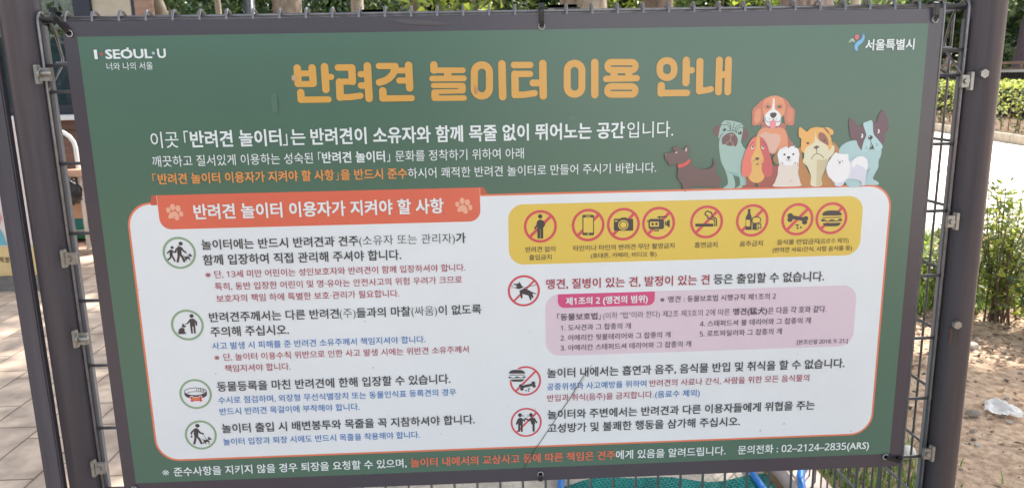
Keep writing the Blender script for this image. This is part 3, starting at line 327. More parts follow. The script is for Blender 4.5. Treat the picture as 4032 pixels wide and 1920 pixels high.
def lettering(mb, txt, w, x0, x1, yc, h, m, d, place=bw):
    latin = txt[0] == '#'; txt = txt.lstrip('#')
    v, f = glyphs(txt if latin else ''.join(chr(0x1D7E2+int(c)) if c.isascii() and c.isdigit() else '–' if c == '-' else c for c in txt), 0 if w == 0 else 1); o = 0 if txt == '※' else BOLD[w]
    a, b = min(p[0] for p in v)-o, max(p[0] for p in v)+o
    sx = (x1-x0)/(b-a); nom, mid = (0.74, 0.342) if latin else (0.93, 0.374)
    sy = h/nom
    for k, (ox, oy) in enumerate(((0, 0), (o, o), (-o, o), (o, -o), (-o, -o)) if o else ((0, 0),)):
        base = len(mb.v)
        mb.v += [place(x0+(p[0]+ox-a)*sx, yc-(p[1]+oy*.8-mid)*sy, d+k*1.5e-5) for p in v]
        for q in f: mb.face(tuple(base+i for i in q), m)

sign = thing('information_sign', 'large green dog playground rules sign in Korean tied to the wire fence', 'sign', (0, -0.002, TOP-1.03))
def P_(o): o.matrix_parent_inverse = sign.matrix_basis.inverted(); return o
sign_edge = mat('sign_edge', lin((170, 165, 172)), 0.5)
border_m = ink('border', (60, 55, 64), .006)
x0, y0, x1, y1 = PAN['outer']
mb = MB(); a = bw(x0, y1, 0); b = bw(x1, y0, 0)
back = mat('sign_back', (0.55, 0.55, 0.56), 0.5)
mb.poly([(a[0], 0, a[2]), (b[0], 0, a[2]), (b[0], 0, b[2]), (a[0], 0, b[2])], border_m)
T_ = 0.003
mb.poly([(a[0], T_, a[2]), (a[0], T_, b[2]), (b[0], T_, b[2]), (b[0], T_, a[2])], back)
for p, q in (((a[0], a[2]), (b[0], a[2])), ((b[0], a[2]), (b[0], b[2])), ((b[0], b[2]), (a[0], b[2])), ((a[0], b[2]), (a[0], a[2]))):
    mb.poly([(p[0], 0, p[1]), (p[0], T_, p[1]), (q[0], T_, q[1]), (q[0], 0, q[1])], sign_edge)
P_(mb.build('sign_panel', sign))
pr = Print(.0002); pr.flat([(0, 0), (17450, 0), (17450, 9767), (0, 9767)], ink('green', (67, 98, 83), .005))
green = P_(pr.build('green_print', sign))
o0, o1, o2, o3 = PAN['outline']
pr = Print(.0004); pr.flat(rrect(o0, o1, o2, o3, 520), ink('outline', (206, 112, 82), .008))
pr.flat(rrect(o0+42, o1+42, o2-42, o3-42, 480), ink('sheet', (204, 208, 210)))
sheet = P_(pr.build('rules_sheet', sign))
r0, r1, r2, r3 = PAN['ribbon']
pr = Print(.0006); fold = ink('fold', (176, 84, 66), .01)
pr.flat([(r0+60, r1), (r0-120, r1), (PAN['foldl']+40, r1+35), (PAN['foldl'], r1+110), (PAN['foldl'], PAN['foldb']+60), (r0+60, PAN['foldb']+60)], fold)
pr.flat([(r2-60, r1), (r2+80, r1), (PAN['foldr']-40, r1+35), (PAN['foldr'], r1+110), (PAN['foldr'], o1+8), (r2-60, o1+8)], fold)
pr.flat(rrect(r0-6, r1, r2+6, r3+8, 240, corners=(0, 1, 1, 0)), ink('sheet', (204, 208, 210)))
pr.flat(rrect(r0, r1, r2, r3, 240, corners=(0, 1, 1, 0)), ink('ribbon', (200, 98, 78), .01))
ribbon = P_(pr.build('heading_ribbon', sign))
pr = Print(.0006); pr.flat(rrect(*PAN['yellow'], 330), ink('yellow', (204, 176, 80), .012)); yel = P_(pr.build('yellow_panel', sign))
pr = Print(.0006); pr.flat(rrect(*PAN['pink'], 320), ink('pinkbox', (198, 180, 190), .0)); pnk = P_(pr.build('pink_panel', sign))
t0, t1, t2, t3 = PAN['tab']
pr = Print(.0008); pr.flat(rrect(t0, t1, t2, t3, 150, corners=(0, 1, 1, 0)), ink('pinktab', (192, 70, 116), .01))
tab = pr.build('pink_tab', pnk)
HOST = {'green': green, 'ribbon': ribbon, 'sheet': sheet, 'yellow': yel, 'pink': pnk}
pr = Print(.0012); pr.art(ART['logo']); lg = pr
em = Print(.0012); em.art(ART['emblem'])
for host, yc, h, segs in TEXT:
    if host in ('logo', 'emblem'): mb = {'logo': lg, 'emblem': em}[host].mb
    else: mb = MB()
    for txt, w, c, xa, xb in segs: lettering(mb, txt, w, xa, xb, yc, h, ink('t_'+c, C_[c], .006 if c != 'white' else 0), .0016)
    if host not in ('logo', 'emblem'): mb.build('text_line', HOST[host])
lg.build('slogan_logo', green); em.build('city_emblem', green)
for z in ('T1', 'T2', 'T3', 'T4'):
    pr = Print(.0008); pr.art(ART['title'+z]); pr.build('title_word', green)
k = 0
for nm in ('pug', 'beagle', 'boston', 'bulldog', 'basset', 'maltese', 'pomeranian', 'terrier'):
    pr = Print(.0006+k*.0005); pr.art(ART[nm]); pr.build('dog_picture', green); k += 1
pr = Print(.0009); pr.art(ART['ribbon'][:5]); pr.build('paw_print', ribbon)
pr = Print(.0009); pr.art(ART['ribbon'][5:]); pr.build('paw_print', ribbon)
for nm in ART:
    if nm.startswith(('walk', 'pet', 'collar', 'no_')):
        pr = Print(.0009); pr.art(ART[nm]); pr.build('pictogram', yel if nm in ('no_person', 'no_phone', 'no_camera', 'no_video', 'no_smoking', 'no_alcohol', 'no_treats', 'no_burger') else sheet)
# the scratch through the print, with a grey smear beside its middle
pr = Print(.00095); sm_ = ink('smear', (182, 182, 180))
pr.flat([CRACK[2], CRACK[3], CRACK[4], (CRACK[4][0]+40, CRACK[4][1]-20), (CRACK[3][0]+75, CRACK[3][1]-40), (CRACK[2][0]+25, CRACK[2][1]+60)], sm_)
pr.d = .0019; wd = (6, 9, 12, 12, 14, 14, 12, 7)
for i in range(len(CRACK)-1): pr.band([CRACK[i], CRACK[i+1]], wd[i], ink('scratch', (40, 40, 42)))
P_(pr.build('scratch', sign))
for q in ART['stain']:
    pr = Print(.0021); pr.art([q]); P_(pr.build('stain', sign))

# ------------------------------------------------------------------ fence, posts, clamps, ties
steel = mat('painted_wire', lin((132, 130, 132)), 0.3, 0.6, var=.2, vscale=40)
postm = mat('post_paint', lin((76, 74, 83)), 0.42, 0.25, rgb2=lin((97, 93, 99)), vscale=26, bump=.04, bscale=300, stretch=(1, 1, .035))
_n = postm.node_tree.nodes; _l = postm.node_tree.links; _p = _n['Principled BSDF']; _src = _p.inputs['Base Color'].links[0].from_socket
_cc = _n.new('ShaderNodeTexCoord'); _vz = _n.new('ShaderNodeTexNoise'); _vz.inputs['Scale'].default_value = 55; _vz.inputs['Detail'].default_value = 6; _vz.inputs['Roughness'].default_value = .75; _l.new(_cc.outputs['Object'], _vz.inputs['Vector'])
_rp = _n.new('ShaderNodeValToRGB'); _rp.color_ramp.elements[0].position = .66; _rp.color_ramp.elements[1].position = .72; _l.new(_vz.outputs['Fac'], _rp.inputs[0])
_mm = _n.new('ShaderNodeMath'); _mm.operation = 'MULTIPLY'; _mm.inputs[1].default_value = .5; _l.new(_rp.outputs[0], _mm.inputs[0])
_mx = _n.new('ShaderNodeMixRGB'); _mx.inputs[2].default_value = (.3, .27, .24, 1); _l.new(_mm.outputs[0], _mx.inputs[0]); _l.new(_src, _mx.inputs[1]); _l.new(_mx.outputs[0], _p.inputs['Base Color'])
zinc = mat('zinc', (0.33, 0.32, 0.3), 0.38, 0.7, var=.15, vscale=90)
tie_m = mat('cable_tie_plastic', (0.012, 0.013, 0.016), 0.25)
ZH = [1.446, 1.393]+[1.246-.1488*k for k in range(8)]
def wire_fence(name, label, n, pitch, loc, rz, first=0.0):
    """Roll-top welded mesh: x runs along the panel, y away from the viewer."""
    t = thing(name, label, 'wire fence', loc, rz)
    L = first+pitch*(n-1); r = .003
    mb = MB()
    prof = [(0, .05), (0, 1.529), (.002, 1.541), (.007, 1.5485), (.014, 1.551), (.023, 1.549), (.036, 1.542), (.05, 1.529), (.062, 1.51), (.078, 1.462), (.072, 1.448), (0, 1.393)]
    mb.tube([(0, y, z) for y, z in prof], r, steel, 7)
    v0 = mb.build('vertical_wire', t); v0.location = (first, 0, 0)
    for k in range(1, n):
        c = v0.copy(); COL.objects.link(c); c.parent = t; c.location = (first+pitch*k, 0, 0)
    mb = MB(); mb.tube([(-.01, .0065, 0), (L+.01, .0065, 0)], .0036, steel, 8); h0 = mb.build('horizontal_wire', t); h0.location = (0, 0, ZH[0])
    for z in ZH[1:]+[1.538]:
        c = h0.copy(); COL.objects.link(c); c.parent = t; c.location = (0, 0, z)
    c = h0.copy(); COL.objects.link(c); c.parent = t; c.location = (0, .062, 1.452)
    c = h0.copy(); COL.objects.link(c); c.parent = t; c.location = (0, .018, 1.533)
    return t
wire_fence('wire_fence', 'grey roll top wire fence panel behind the green sign', 37, .0533, (-.953, .014, 0), 0)
wire_fence('wire_fence', 'grey wire fence panel running back from the right post beside the dirt', 60, .0432, (1.012, .085, 0), rad(90), .056)

def post(name, label, x, r, h, square=False):
    t = thing(name, label, 'post', (x, .03, 0))
    mb = MB()
    if square: mb.box((-r, -.03, -.05), (r, -.01, h), postm, .003)
    else:
        mb.tube([(0, 0, -.05), (0, 0, h-.01), (0, 0, h)], r, postm, 40)
    mb.build('pole', t); return t
strip_m = mat('strip_paint', lin((128, 126, 130)), .45, .3, var=.1, vscale=8)
def strip(t, x, w, h0, h1):
    s = 1 if x > 0 else -1; mb = MB(); mb.box((x-w, -.008, h0), (x+w, .006, h1), strip_m, .0015); mb.box((x-s*w-.003, -.013, h0), (x-s*w+.0015, -.0082, h1), postm, .001); return mb.build('edge_strip', t)
def clamp(t, x, z, s, bolt):
    mb = MB(); mb.box((x-.006*s-.004, -.042, z-.019), (x-.006*s+.004, -.028, z+.019), zinc, .001)
    mb.box((x-.002, -.04, z-.013), (x+.02*s, -.031, z+.013), zinc, .001) if s > 0 else mb.box((x-.016, -.04, z-.013), (x+.002, -.031, z+.013), zinc, .001)
    o = mb.build('clamp', t)
    mb = MB()
    if bolt: mb.tube([(x, -.044, z+.002), (x+.028*s, -.046, z+.002)], .0048, zinc, 12); mb.tube([(x+.002*s, -.044, z+.002), (x+.006*s, -.0445, z+.002)], .009, zinc, 6)
    else: mb.tube([(x+.006*s, -.04, z), (x+.006*s, -.045, z)], .006, zinc, 6)
    mb.build('bolt', o)
lp = post('fence_post', 'round grey steel post left of the green sign', -.993, .0385, 2.3)
strip(lp, .0435, .0042, .02, 1.525)
for z, b in ((1.428, 1), (1.049, 0), (.871, 1), (.567, 0)): clamp(lp, .042, z, 1, b)
post('gate_post', 'flat grey square steel post at the left edge beside the round post', -1.054, .0195, 2.3, True)
rp = post('fence_post', 'round grey steel post right of the green sign with hexagon bolts', 1.012, .0405, 2.3)
strip(rp, -.0445, .003, .02, 1.51)
for z in (1.38, 1.078, .523): clamp(rp, -.046, z, -1, 0)
for z in (1.395, .84):
    mb = MB(); hexhead(mb, (-.016, -.0405, z), .0105, .009, zinc); mb.build('hex_bolt', rp)
mb = MB(); rust = mat('rust', lin((104, 76, 70)), .8)
mb.box((-.0262, -.0402, .79), (-.0248, -.032, .83), rust); mb.box((-.0092, -.0408, .8), (-.008, -.036, .83), rust)
mb.build('rust_streak', rp)
P0 = lambda px, z, y: (px, y, z)
def tie(label, p, q, w=.0045, head=True):
    """A cable tie from the hole p in the sign up to the wire q and round it."""
    t = thing('cable_tie', label, 'cable tie', p, 0, 'cable ties holding the sign')
    P = Vector(p); d = Vector(q)-P; side = Vector((d.z, 0, -d.x)).normalized()*w; L = d.length
    pts = [(0, .006), (0, -.004), (.25, -.006), (.8, -.0075), (1.0, -.007), (1.06, .002), (1.06, .018), (.95, .024)]
    mb = MB(); n = len(pts); b = 0
    for off in (0, .0014):
        for k, (s, y) in enumerate(pts):
            c = d*s; c = Vector((c.x, y-(off if k < 5 else -off*0), c.z + (off if k >= 5 else 0)))
            mb.v.append(tuple(c-side)); mb.v.append(tuple(c+side))
    for o in (0, 2*n):
        for k in range(n-1): mb.face((o+2*k, o+2*k+1, o+2*k+3, o+2*k+2), tie_m, False)
    for k in range(n-1):
        mb.face((2*k, 2*k+2, 2*n+2*k+2, 2*n+2*k), tie_m); mb.face((2*k+1, 2*n+2*k+1, 2*n+2*k+3, 2*k+3), tie_m)
    mb.build('strap', t)
    if head:
        hb = MB(); c = d*1.03; hb.box((c.x-.0062, -.004, c.z+.001), (c.x+.0062, .006, c.z+.011), tie_m, .001); hb.build('lock_head', t)
    eb = MB(); 
    eb.tube([(.0062*math.cos(a*math.pi/8), -.0008, .0062*math.sin(a*math.pi/8)-.001) for a in range(16)], .0012, mat('eyelet', (.42, .41, .4), .4), 6, closed=True); eb.build('eyelet', t)
tie('black cable tie slanting through the top left corner of the sign', (-.8855, -.003, 1.5075), (-.911, -.003, 1.545))
tie('black cable tie hanging straight at the middle of the top edge', (.0595, -.003, 1.507), (.0595, -.003, 1.54))
tie('glossy black cable tie at the top right corner of the sign', (.884, -.003, 1.5085), (.8815, -.003, 1.54), head=False)
tie('short black cable tie in the bottom border below the scratch', (.0465, -.003, .5085), (.0465, -.003, .494), head=False)
tie('black cable tie sticking out of the bottom right corner', (.862, -.003, .518), (.895, -.003, .507))
tie('black cable tie in the bottom left corner of the sign', (-.8765, -.003, .5115), (-.884, -.003, .4985), head=False)

# ------------------------------------------------------------------ ground
def shader_brick(name, bw_, bh, c1, c2, cm, rot=0.0, off=.5, mortar=.006):
    m = bpy.data.materials.new(name); m.use_nodes = True; nt = m.node_tree; n = nt.nodes; L = nt.links; p = n['Principled BSDF']
    g = n.new('ShaderNodeNewGeometry'); mp = n.new('ShaderNodeMapping'); mp.inputs['Rotation'].default_value = (0, 0, rot); L.new(g.outputs['Position'], mp.inputs[0])
    b = n.new('ShaderNodeTexBrick'); b.inputs['Scale'].default_value = 1; b.inputs['Brick Width'].default_value = bw_; b.inputs['Row Height'].default_value = bh; b.inputs['Mortar Size'].default_value = mortar; b.inputs['Mortar Smooth'].default_value = .6
    b.offset = off; b.inputs['Color1'].default_value = (*c1, 1); b.inputs['Color2'].default_value = (*c2, 1); b.inputs['Mortar'].default_value = (*cm, 1); L.new(mp.outputs[0], b.inputs['Vector'])
    nz = n.new('ShaderNodeTexNoise'); nz.inputs['Scale'].default_value = 9; nz.inputs['Detail'].default_value = 10; L.new(g.outputs['Position'], nz.inputs['Vector'])
    r = n.new('ShaderNodeValToRGB'); r.color_ramp.elements[0].color = (.62, .6, .58, 1); r.color_ramp.elements[1].color = (1.15, 1.13, 1.1, 1); r.color_ramp.elements[0].position = .3; r.color_ramp.elements[1].position = .72; L.new(nz.outputs['Fac'], r.inputs[0])
    mx = n.new('ShaderNodeMixRGB'); mx.blend_type = 'MULTIPLY'; mx.inputs[0].default_value = 1; L.new(b.outputs[0], mx.inputs[1]); L.new(r.outputs[0], mx.inputs[2]); L.new(mx.outputs[0], p.inputs['Base Color'])
    p.inputs['Roughness'].default_value = .85
    ad = n.new('ShaderNodeMath'); ad.operation = 'MULTIPLY_ADD'; ad.inputs[1].default_value = -1.2; L.new(b.outputs['Fac'], ad.inputs[0]); L.new(nz.outputs['Fac'], ad.inputs[2])
    bp = n.new('ShaderNodeBump'); bp.inputs['Strength'].default_value = .5; bp.inputs['Distance'].default_value = .006; L.new(ad.outputs[0], bp.inputs['Height']); L.new(bp.outputs[0], p.inputs['Normal'])
    return m
def sheet_mesh(name, pts, z, m, label=None):
    mb = MB(); mb.poly([(x, y, z) for x, y in pts], m); return tag(mb.build(name), kind='structure')
dirt = mat('dirt', lin((162, 131, 107)), .95, rgb2=lin((232, 203, 175)), vscale=30, bump=.55, bscale=150, detail=15, spec=.2)
earth = mat('earth', lin((120, 98, 76)), .95, rgb2=lin((176, 152, 122)), vscale=3, bump=.6, bscale=30, spec=.2)
conc = mat('rough_concrete', lin((176, 164, 150)), .9, rgb2=lin((216, 206, 192)), vscale=9, bump=.5, bscale=60, detail=12, spec=.3)
sheet_mesh('ground', [(-160, -60), (160, -60), (160, 220), (-160, 220)], -.004, earth)
# dirt yard with small undulations
bm = bmesh.new(); NX, NY = 44, 48
vs = [[bm.verts.new((1.06+i*5.4/NX, -2.5+j*6.6/NY, .004+.012*random.random()*min(1, i/3, (NX-i)/3, j/3, (NY-j)/3))) for i in range(NX+1)] for j in range(NY+1)]
for j in range(NY):
    for i in range(NX): bm.faces.new((vs[j][i], vs[j][i+1], vs[j+1][i+1], vs[j+1][i]))
mb = MB(); mb.bm(bm, dirt, smooth=True); tag(mb.build('dirt_ground'), kind='structure')
pave = shader_brick('pavers', .342, .217, lin((222, 200, 180)), lin((208, 186, 168)), lin((150, 130, 114)), rot=rad(90), off=.33, mortar=.006)
sheet_mesh('pavement', [(-9, -3), (-.62, -3), (-.62, 5.3), (-9, 5.3)], .004, pave)
brickp = shader_brick('red_pavers', .2, .1, lin((186, 150, 136)), lin((172, 138, 126)), lin((120, 100, 92)))
sheet_mesh('brick_pavement', [(-9, 5.3), (-.62, 5.3), (-.62, 9), (-9, 9)], .004, brickp)
sheet_mesh('concrete_path', [(-.62, -3), (.92, -3), (.92, 5), (-.62, 5)], .002, conc)
plaza = mat('plaza_paving', lin((206, 200, 190)), .85, rgb2=lin((232, 228, 220)), vscale=2.2, bump=.2, bscale=30, spec=.3)
sheet_mesh('plaza', [(2.6, 5.0), (8.4, 4.2), (16, 2), (11.2, 16.6), (14, 36), (3, 36)], .003, plaza)
# stone edging under the side fence
stone = mat('edging_stone', lin((216, 194, 182)), .8, var=.12, vscale=14, bump=.25, bscale=80)
mb = MB()
for k in range(9): mb.box((.955, -2.2+k*.62, -.05), (1.06, -2.2+k*.62+.612, .075), stone, .008)
tag(mb.build('edging_kerb'), kind='structure')
kerb_m = mat('kerb_stone', lin((206, 192, 176)), .8, var=.12, vscale=8, bump=.2)
mb = MB()
K0, K1 = Vector((9.9, 10.2, 0)), Vector((12.2, 23.6, 0)); kd = (K1-K0).normalized(); kn = Vector((kd.y, -kd.x, 0))
kerb_M = Matrix(((kd.x, kn.x, 0, K0.x), (kd.y, kn.y, 0, K0.y), (0, 0, 1, 0), (0, 0, 0, 1)))
for k in range(26): mb.box((k*1.0, 0, -.05), (k*1.0+.99, .2, .17), kerb_m, .015, kerb_M)
tag(mb.build('plaza_kerb'), kind='structure')
mb = MB(); mb.box((0, .2, -.05), (26, 3.6, .12), mat('bed_soil', lin((92, 78, 66)), .95, rgb2=lin((128, 110, 92)), vscale=6, bump=.8, bscale=30, spec=.1), 0, kerb_M); tag(mb.build('planting_bed'), kind='structure')
# dark bank behind the raised path
bank = mat('bank_soil', lin((84, 92, 74)), .95, rgb2=lin((128, 132, 100)), vscale=1.6, bump=.8, bscale=8, spec=.1)
bm = bmesh.new(); g_ = [[bm.verts.new(kerb_M @ Vector((-6+i*2.0, 7.4+j*1.7, -.05+.5*j+.3*random.random()))) for i in range(20)] for j in range(9)]
for j in range(8):
    for i in range(19): bm.faces.new((g_[j][i], g_[j][i+1], g_[j+1][i+1], g_[j+1][i]))
mb = MB(); mb.bm(bm, bank, smooth=True); tag(mb.build('bank'), kind='structure')

# ------------------------------------------------------------------ foliage
def leafmat(name, c, tr=.45): return mat('leaf_'+name, lin(c), .42, transl=tr, spec=.4)
LF = {'dark': leafmat('dark', (58, 78, 50), .3), 'mid': leafmat('mid', (88, 108, 62)), 'light': leafmat('light', (124, 140, 72), .5), 'lime': leafmat('lime', (160, 174, 70), .55), 'blue': leafmat('blue', (86, 110, 92), .35), 'dry': mat('leaf_dry', lin((176, 148, 112)), .8, transl=.2), 'pale': leafmat('pale', (146, 160, 112), .5), 'sun': leafmat('sun', (196, 204, 104), .6), 'sunpale': leafmat('sunpale', (206, 212, 160), .55)}  # the sun tones have sunlight put into the leaf colour
def leaf(mb, p, n, s, m, asp=.5, fold=.25):
    """One pointed, folded leaf of length s at p, lying in the plane with normal n."""
    n = n.normalized(); a = n.orthogonal(); a = Matrix.Rotation(random.uniform(0, 6.283), 3, n) @ a; a.normalize(); b = n.cross(a)
    b0 = len(mb.v); w = s*asp*.5
    for q in (p-a*s*.5, p-b*w+n*(w*fold), p+a*s*.5, p+b*w+n*(w*fold)): mb.v.append(tuple(q))
    mb.face((b0, b0+1, b0+2), m); mb.face((b0, b0+2, b0+3), m)
def rvec():
    while True:
        v = Vector((random.uniform(-1, 1), random.uniform(-1, 1), random.uniform(-1, 1)))
        if .05 < v.length < 1: return v
def crown(mb, c, rx, ry, rz, clumps, per, s, mats, hollow=.35, up=.5):
    for k in range(clumps):
        d = rvec().normalized()*random.uniform(hollow, 1)**.6
        cc = Vector((c[0]+d.x*rx, c[1]+d.y*ry, c[2]+d.z*rz)); R_ = random.uniform(.5, 1.2)*min(rx, ry, rz)*.42
        pal = random.choice(mats)
        for j in range(per):
            q = cc+rvec()*R_
            m = LF[pal] if random.random() < .7 else LF[random.choice(mats)]
            leaf(mb, q, rvec()+Vector((0, 0, up)), s*random.uniform(.6, 1.25), m)
bark_p = mat('plane_bark', lin((112, 98, 86)), .9, rgb2=lin((180, 168, 154)), vscale=9, bump=.8, bscale=14, detail=4, stretch=(1, 1, .45))
bark_d = mat('brown_bark', lin((88, 74, 66)), .95, rgb2=lin((134, 116, 104)), vscale=10, bump=1.0, bscale=18, stretch=(1, 1, .3))
bark_g = mat('grey_bark', lin((138, 128, 112)), .9, rgb2=lin((184, 174, 158)), vscale=9, bump=.5, bscale=18, stretch=(1, 1, .4))
def trunk(parent, r, h, m, lean=(0, 0), flare=1.35, limbs=4, curve=0.0, reach=2.0):
    mb = MB(); pts = []; rs = []
    for k in range(13):
        t = k/12; z = -.1+t*h
        pts.append((lean[0]*t+curve*math.sin(t*3.1), lean[1]*t+.05*math.sin(k*1.3), z)); rs.append(r*(1+(flare-1)*math.exp(-t*9))*(1-.35*t)*random.uniform(.97, 1.04))
    mb.tube(pts, r, m, 18, rs=rs)
    for k in range(limbs):
        i = random.choice((8, 9, 10, 11)); p = Vector(pts[i]); an = 6.283*k/max(1, limbs)+random.uniform(-.4, .4); q = [p]; L = reach*random.uniform(.7, 1.1)
        for j in range(1, 6): q.append(p+Vector((math.cos(an)*L*j/5, math.sin(an)*L*j/5, L*.8*(j/5)**.8+random.uniform(-.06, .06))))
        mb.tube([tuple(v) for v in q], .1, m, 8, rs=[r*.42*(1-.16*j) for j in range(6)])
    return mb.build('trunk', parent)
def tree(name, label, x, y, r, h, bm_, cr, mats, clumps=70, per=60, s=.16, lean=(0, 0), curve=0.0, group='trees in the park', flare=1.35):
    t = thing(name, label, 'tree', (x, y, 0), 0, group)
    trunk(t, r, h, bm_, lean, curve=curve, flare=flare)
    mb = MB(); crown(mb, *cr, clumps, per, s, mats); mb.build('crown', t); return t

# ------------------------------------------------------------------ left: booth and what stands before it
wood = mat('booth_wood', lin((140, 112, 98)), .7, rgb2=lin((176, 146, 130)), vscale=5, bump=.2, bscale=30, stretch=(1, 1, 6))
wood_d = mat('booth_wood_dark', lin((92, 68, 58)), .75, rgb2=lin((128, 96, 82)), vscale=5, bump=.2, bscale=30, stretch=(1, 1, 6))  # darker copy of the booth wood, shade of the lower wall in its colour
frame_b = mat('booth_frame', lin((44, 46, 60)), .4, .3)
beige_p = mat('booth_panel', lin((186, 178, 162)), .6, var=.1, vscale=3)
white_m = mat('white_paint', (.75, .75, .74), .4, var=.05)
inner_b = mat('booth_interior', lin((58, 84, 98)), .7, var=.2, vscale=2)
glass = bpy.data.materials.new('window_glass'); glass.use_nodes = True
_n = glass.node_tree.nodes; _l = glass.node_tree.links; _tr = _n.new('ShaderNodeBsdfTransparent'); _tr.inputs[0].default_value = (.8, .88, .88, 1); _gl = _n.new('ShaderNodeBsdfGlossy'); _gl.inputs['Roughness'].default_value = .02
_fr = _n.new('ShaderNodeFresnel'); _fr.inputs[0].default_value = 1.7; _mx = _n.new('ShaderNodeMixShader'); _l.new(_fr.outputs[0], _mx.inputs[0]); _l.new(_tr.outputs[0], _mx.inputs[1]); _l.new(_gl.outputs[0], _mx.inputs[2]); _l.new(_mx.outputs[0], _n['Material Output'].inputs[0])
bt = thing('park_booth', 'wooden booth with a large dark framed window and brown plank walls', 'booth', (-4.6, 6.2, 0))
def bp(name, fn, parent=bt):
    mb = MB(); fn(mb); o = mb.build(name, parent)
    if parent == bt: o.matrix_parent_inverse = Matrix.Translation((4.6, -6.2, 0))
    return o
def planks(mb, xa, xb, z0, z1, y, m, h=.14, axis='x'):
    z = z0
    while z < z1-.01:
        t = min(z+h-.006, z1); mb.box((xa, y, z), (xb, y+.03, t), m, .003); z += h
bp('lower_wall', lambda mb: (planks(mb, -7.4, -3.16, .02, 1.1, 6.2, wood_d), mb.box((-7.4, 6.231, 0), (-3.16, 6.25, 1.1), frame_b)))
bp('window_sill', lambda mb: mb.box((-7.4, 6.06, 1.1), (-3.9, 6.26, 1.15), white_m, .006))
wf = bp('window', lambda mb: (mb.box((-7.4, 6.2, 1.15), (-3.9, 6.26, 1.24), frame_b), mb.box((-3.9, 6.18, 1.1), (-3.735, 6.28, 2.9), frame_b, .004), mb.box((-7.4, 6.2, 2.5), (-3.9, 6.26, 2.9), frame_b), mb.box((-5.3, 6.2, 1.24), (-5.22, 6.26, 2.5), frame_b)))
def pane(mb): mb.poly([(-5.22, 6.23, 1.24), (-3.9, 6.23, 1.24), (-3.9, 6.23, 2.5), (-5.22, 6.23, 2.5)], glass)
bp('pane', pane, wf)
def pane2(mb): mb.poly([(-7.4, 6.23, 1.24), (-5.3, 6.23, 1.24), (-5.3, 6.23, 2.5), (-7.4, 6.23, 2.5)], glass)
bp('pane', pane2, wf)
bp('side_panel', lambda mb: (mb.box((-3.735, 6.215, 1.1), (-3.37, 6.25, 2.9), beige_p, .004), mb.box((-3.37, 6.22, 1.1), (-3.335, 6.25, 2.9), frame_b)))
bp('plank_wall', lambda mb: (planks(mb, -3.335, -3.16, 1.1, 2.9, 6.21, wood, .48), mb.box((-.03, 0, 0), (0, 2.1, 2.9), wood, 0, Matrix.Translation((-3.162, 6.242, 0)) @ Matrix.Rotation(rad(26), 4, 'Z'))))
bp('back_wall', lambda mb: (mb.box((-7.4, 8.2, 0), (-4.05, 8.25, 2.02), inner_b), mb.box((-7.4, 8.2, 2.75), (-4.05, 8.25, 2.9), inner_b), mb.box((-7.4, 6.3, 0), (-4.1, 8.1, .02), inner_b)))
bp('roof', lambda mb: mb.box((-7.8, 5.5, 2.9), (-3.0, 8.4, 3.02), frame_b, .01))

ch = thing('tube_chair', 'white tubular chair with brown back in front of the booth', 'chair', (-3.75, 5.2, 0))
mb = MB()
def ch_side(y): return [(-.2, y, 0), (-.2, y, .9)]+[(-.2+.2*(1-math.cos(a*math.pi/10)), y, .9+.16*math.sin(a*math.pi/10)) for a in range(1, 10)]+[(.2, y, .9), (.2, y, 0)]
mb.tube(ch_side(0), .018, white_m, 12); mb.build('back_frame', ch)
mb = MB(); mb.box((-.18, .004, .5), (.18, .014, .98), wood_d, .004); mb.build('backrest', ch)
mb = MB(); mb.box((-.21, -.42, .44), (.21, .0, .47), wood, .008); mb.build('seat', ch)
for sx in (-.19, .19):
    mb = MB(); mb.tube([(sx, -.38, 0), (sx, -.38, .44)], .016, white_m, 10); mb.build('leg', ch)
tb = thing('wooden_table', 'small peach wooden table beside the white tube chair', 'table', (-3.7, 5.28, 0))
peach_w = mat('peach_wood', lin((206, 164, 138)), .6, var=.12, vscale=6, stretch=(6, 1, 1))
mb = MB(); mb.box((-.55, -.22, .66), (.5, .3, .72), peach_w, .006); mb.build('table_top', tb)
mb = MB(); mb.box((-.5, -.02, .27), (.45, .02, .4), peach_w, .004); mb.build('stretcher', tb)
for sx in (-.5, .44):
    mb = MB(); mb.box((sx, -.1, 0), (sx+.06, .2, .66), peach_w, .004); mb.build('leg', tb)
bagm = mat('black_plastic', (.012, .012, .015), .28, bump=.6, bscale=14)
mb = MB(); bm = bmesh.new(); bmesh.ops.create_icosphere(bm, subdivisions=4, radius=1)
from mathutils import noise
for v in bm.verts:
    n_ = 1+.18*noise.noise(v.co*2.6)+.06*noise.noise(v.co*8); v.co = Vector((-3.58+v.co.x*.13*n_, 5.0+v.co.y*.06*n_, .545+v.co.z*.125*n_))
mb.bm(bm, bagm, smooth=True); bagt = mb.build('black_bag'); tag(bagt, 'crumpled black plastic bag hanging in front of the peach wooden table', 'bag')
gp = thing('play_platform', 'low green plastic platform with a teal top before the booth', 'platform', (-4.0, 5.55, 0))
grn = mat('green_plastic', lin((30, 132, 92)), .35, var=.1); teal_t = mat('teal_top', lin((74, 170, 150)), .5, rgb2=lin((50, 140, 126)), vscale=8, bump=.4, bscale=20)
mb = MB(); mb.box((-.7, 0, .03), (.75, .95, .1), grn, .012); mb.build('platform_base', gp)
mb = MB(); mb.box((-.69, .01, .1), (.74, .94, .108), white_m, .003); mb.build('rim', gp)
mb = MB(); mb.box((-.66, .06, .108), (.7, .9, .135), teal_t, .012); mb.build('platform_top', gp)
mb = MB(); mb.box((-.6, .9, .03), (.66, .99, .3), teal_t, .02); mb.build('back_board', gp)

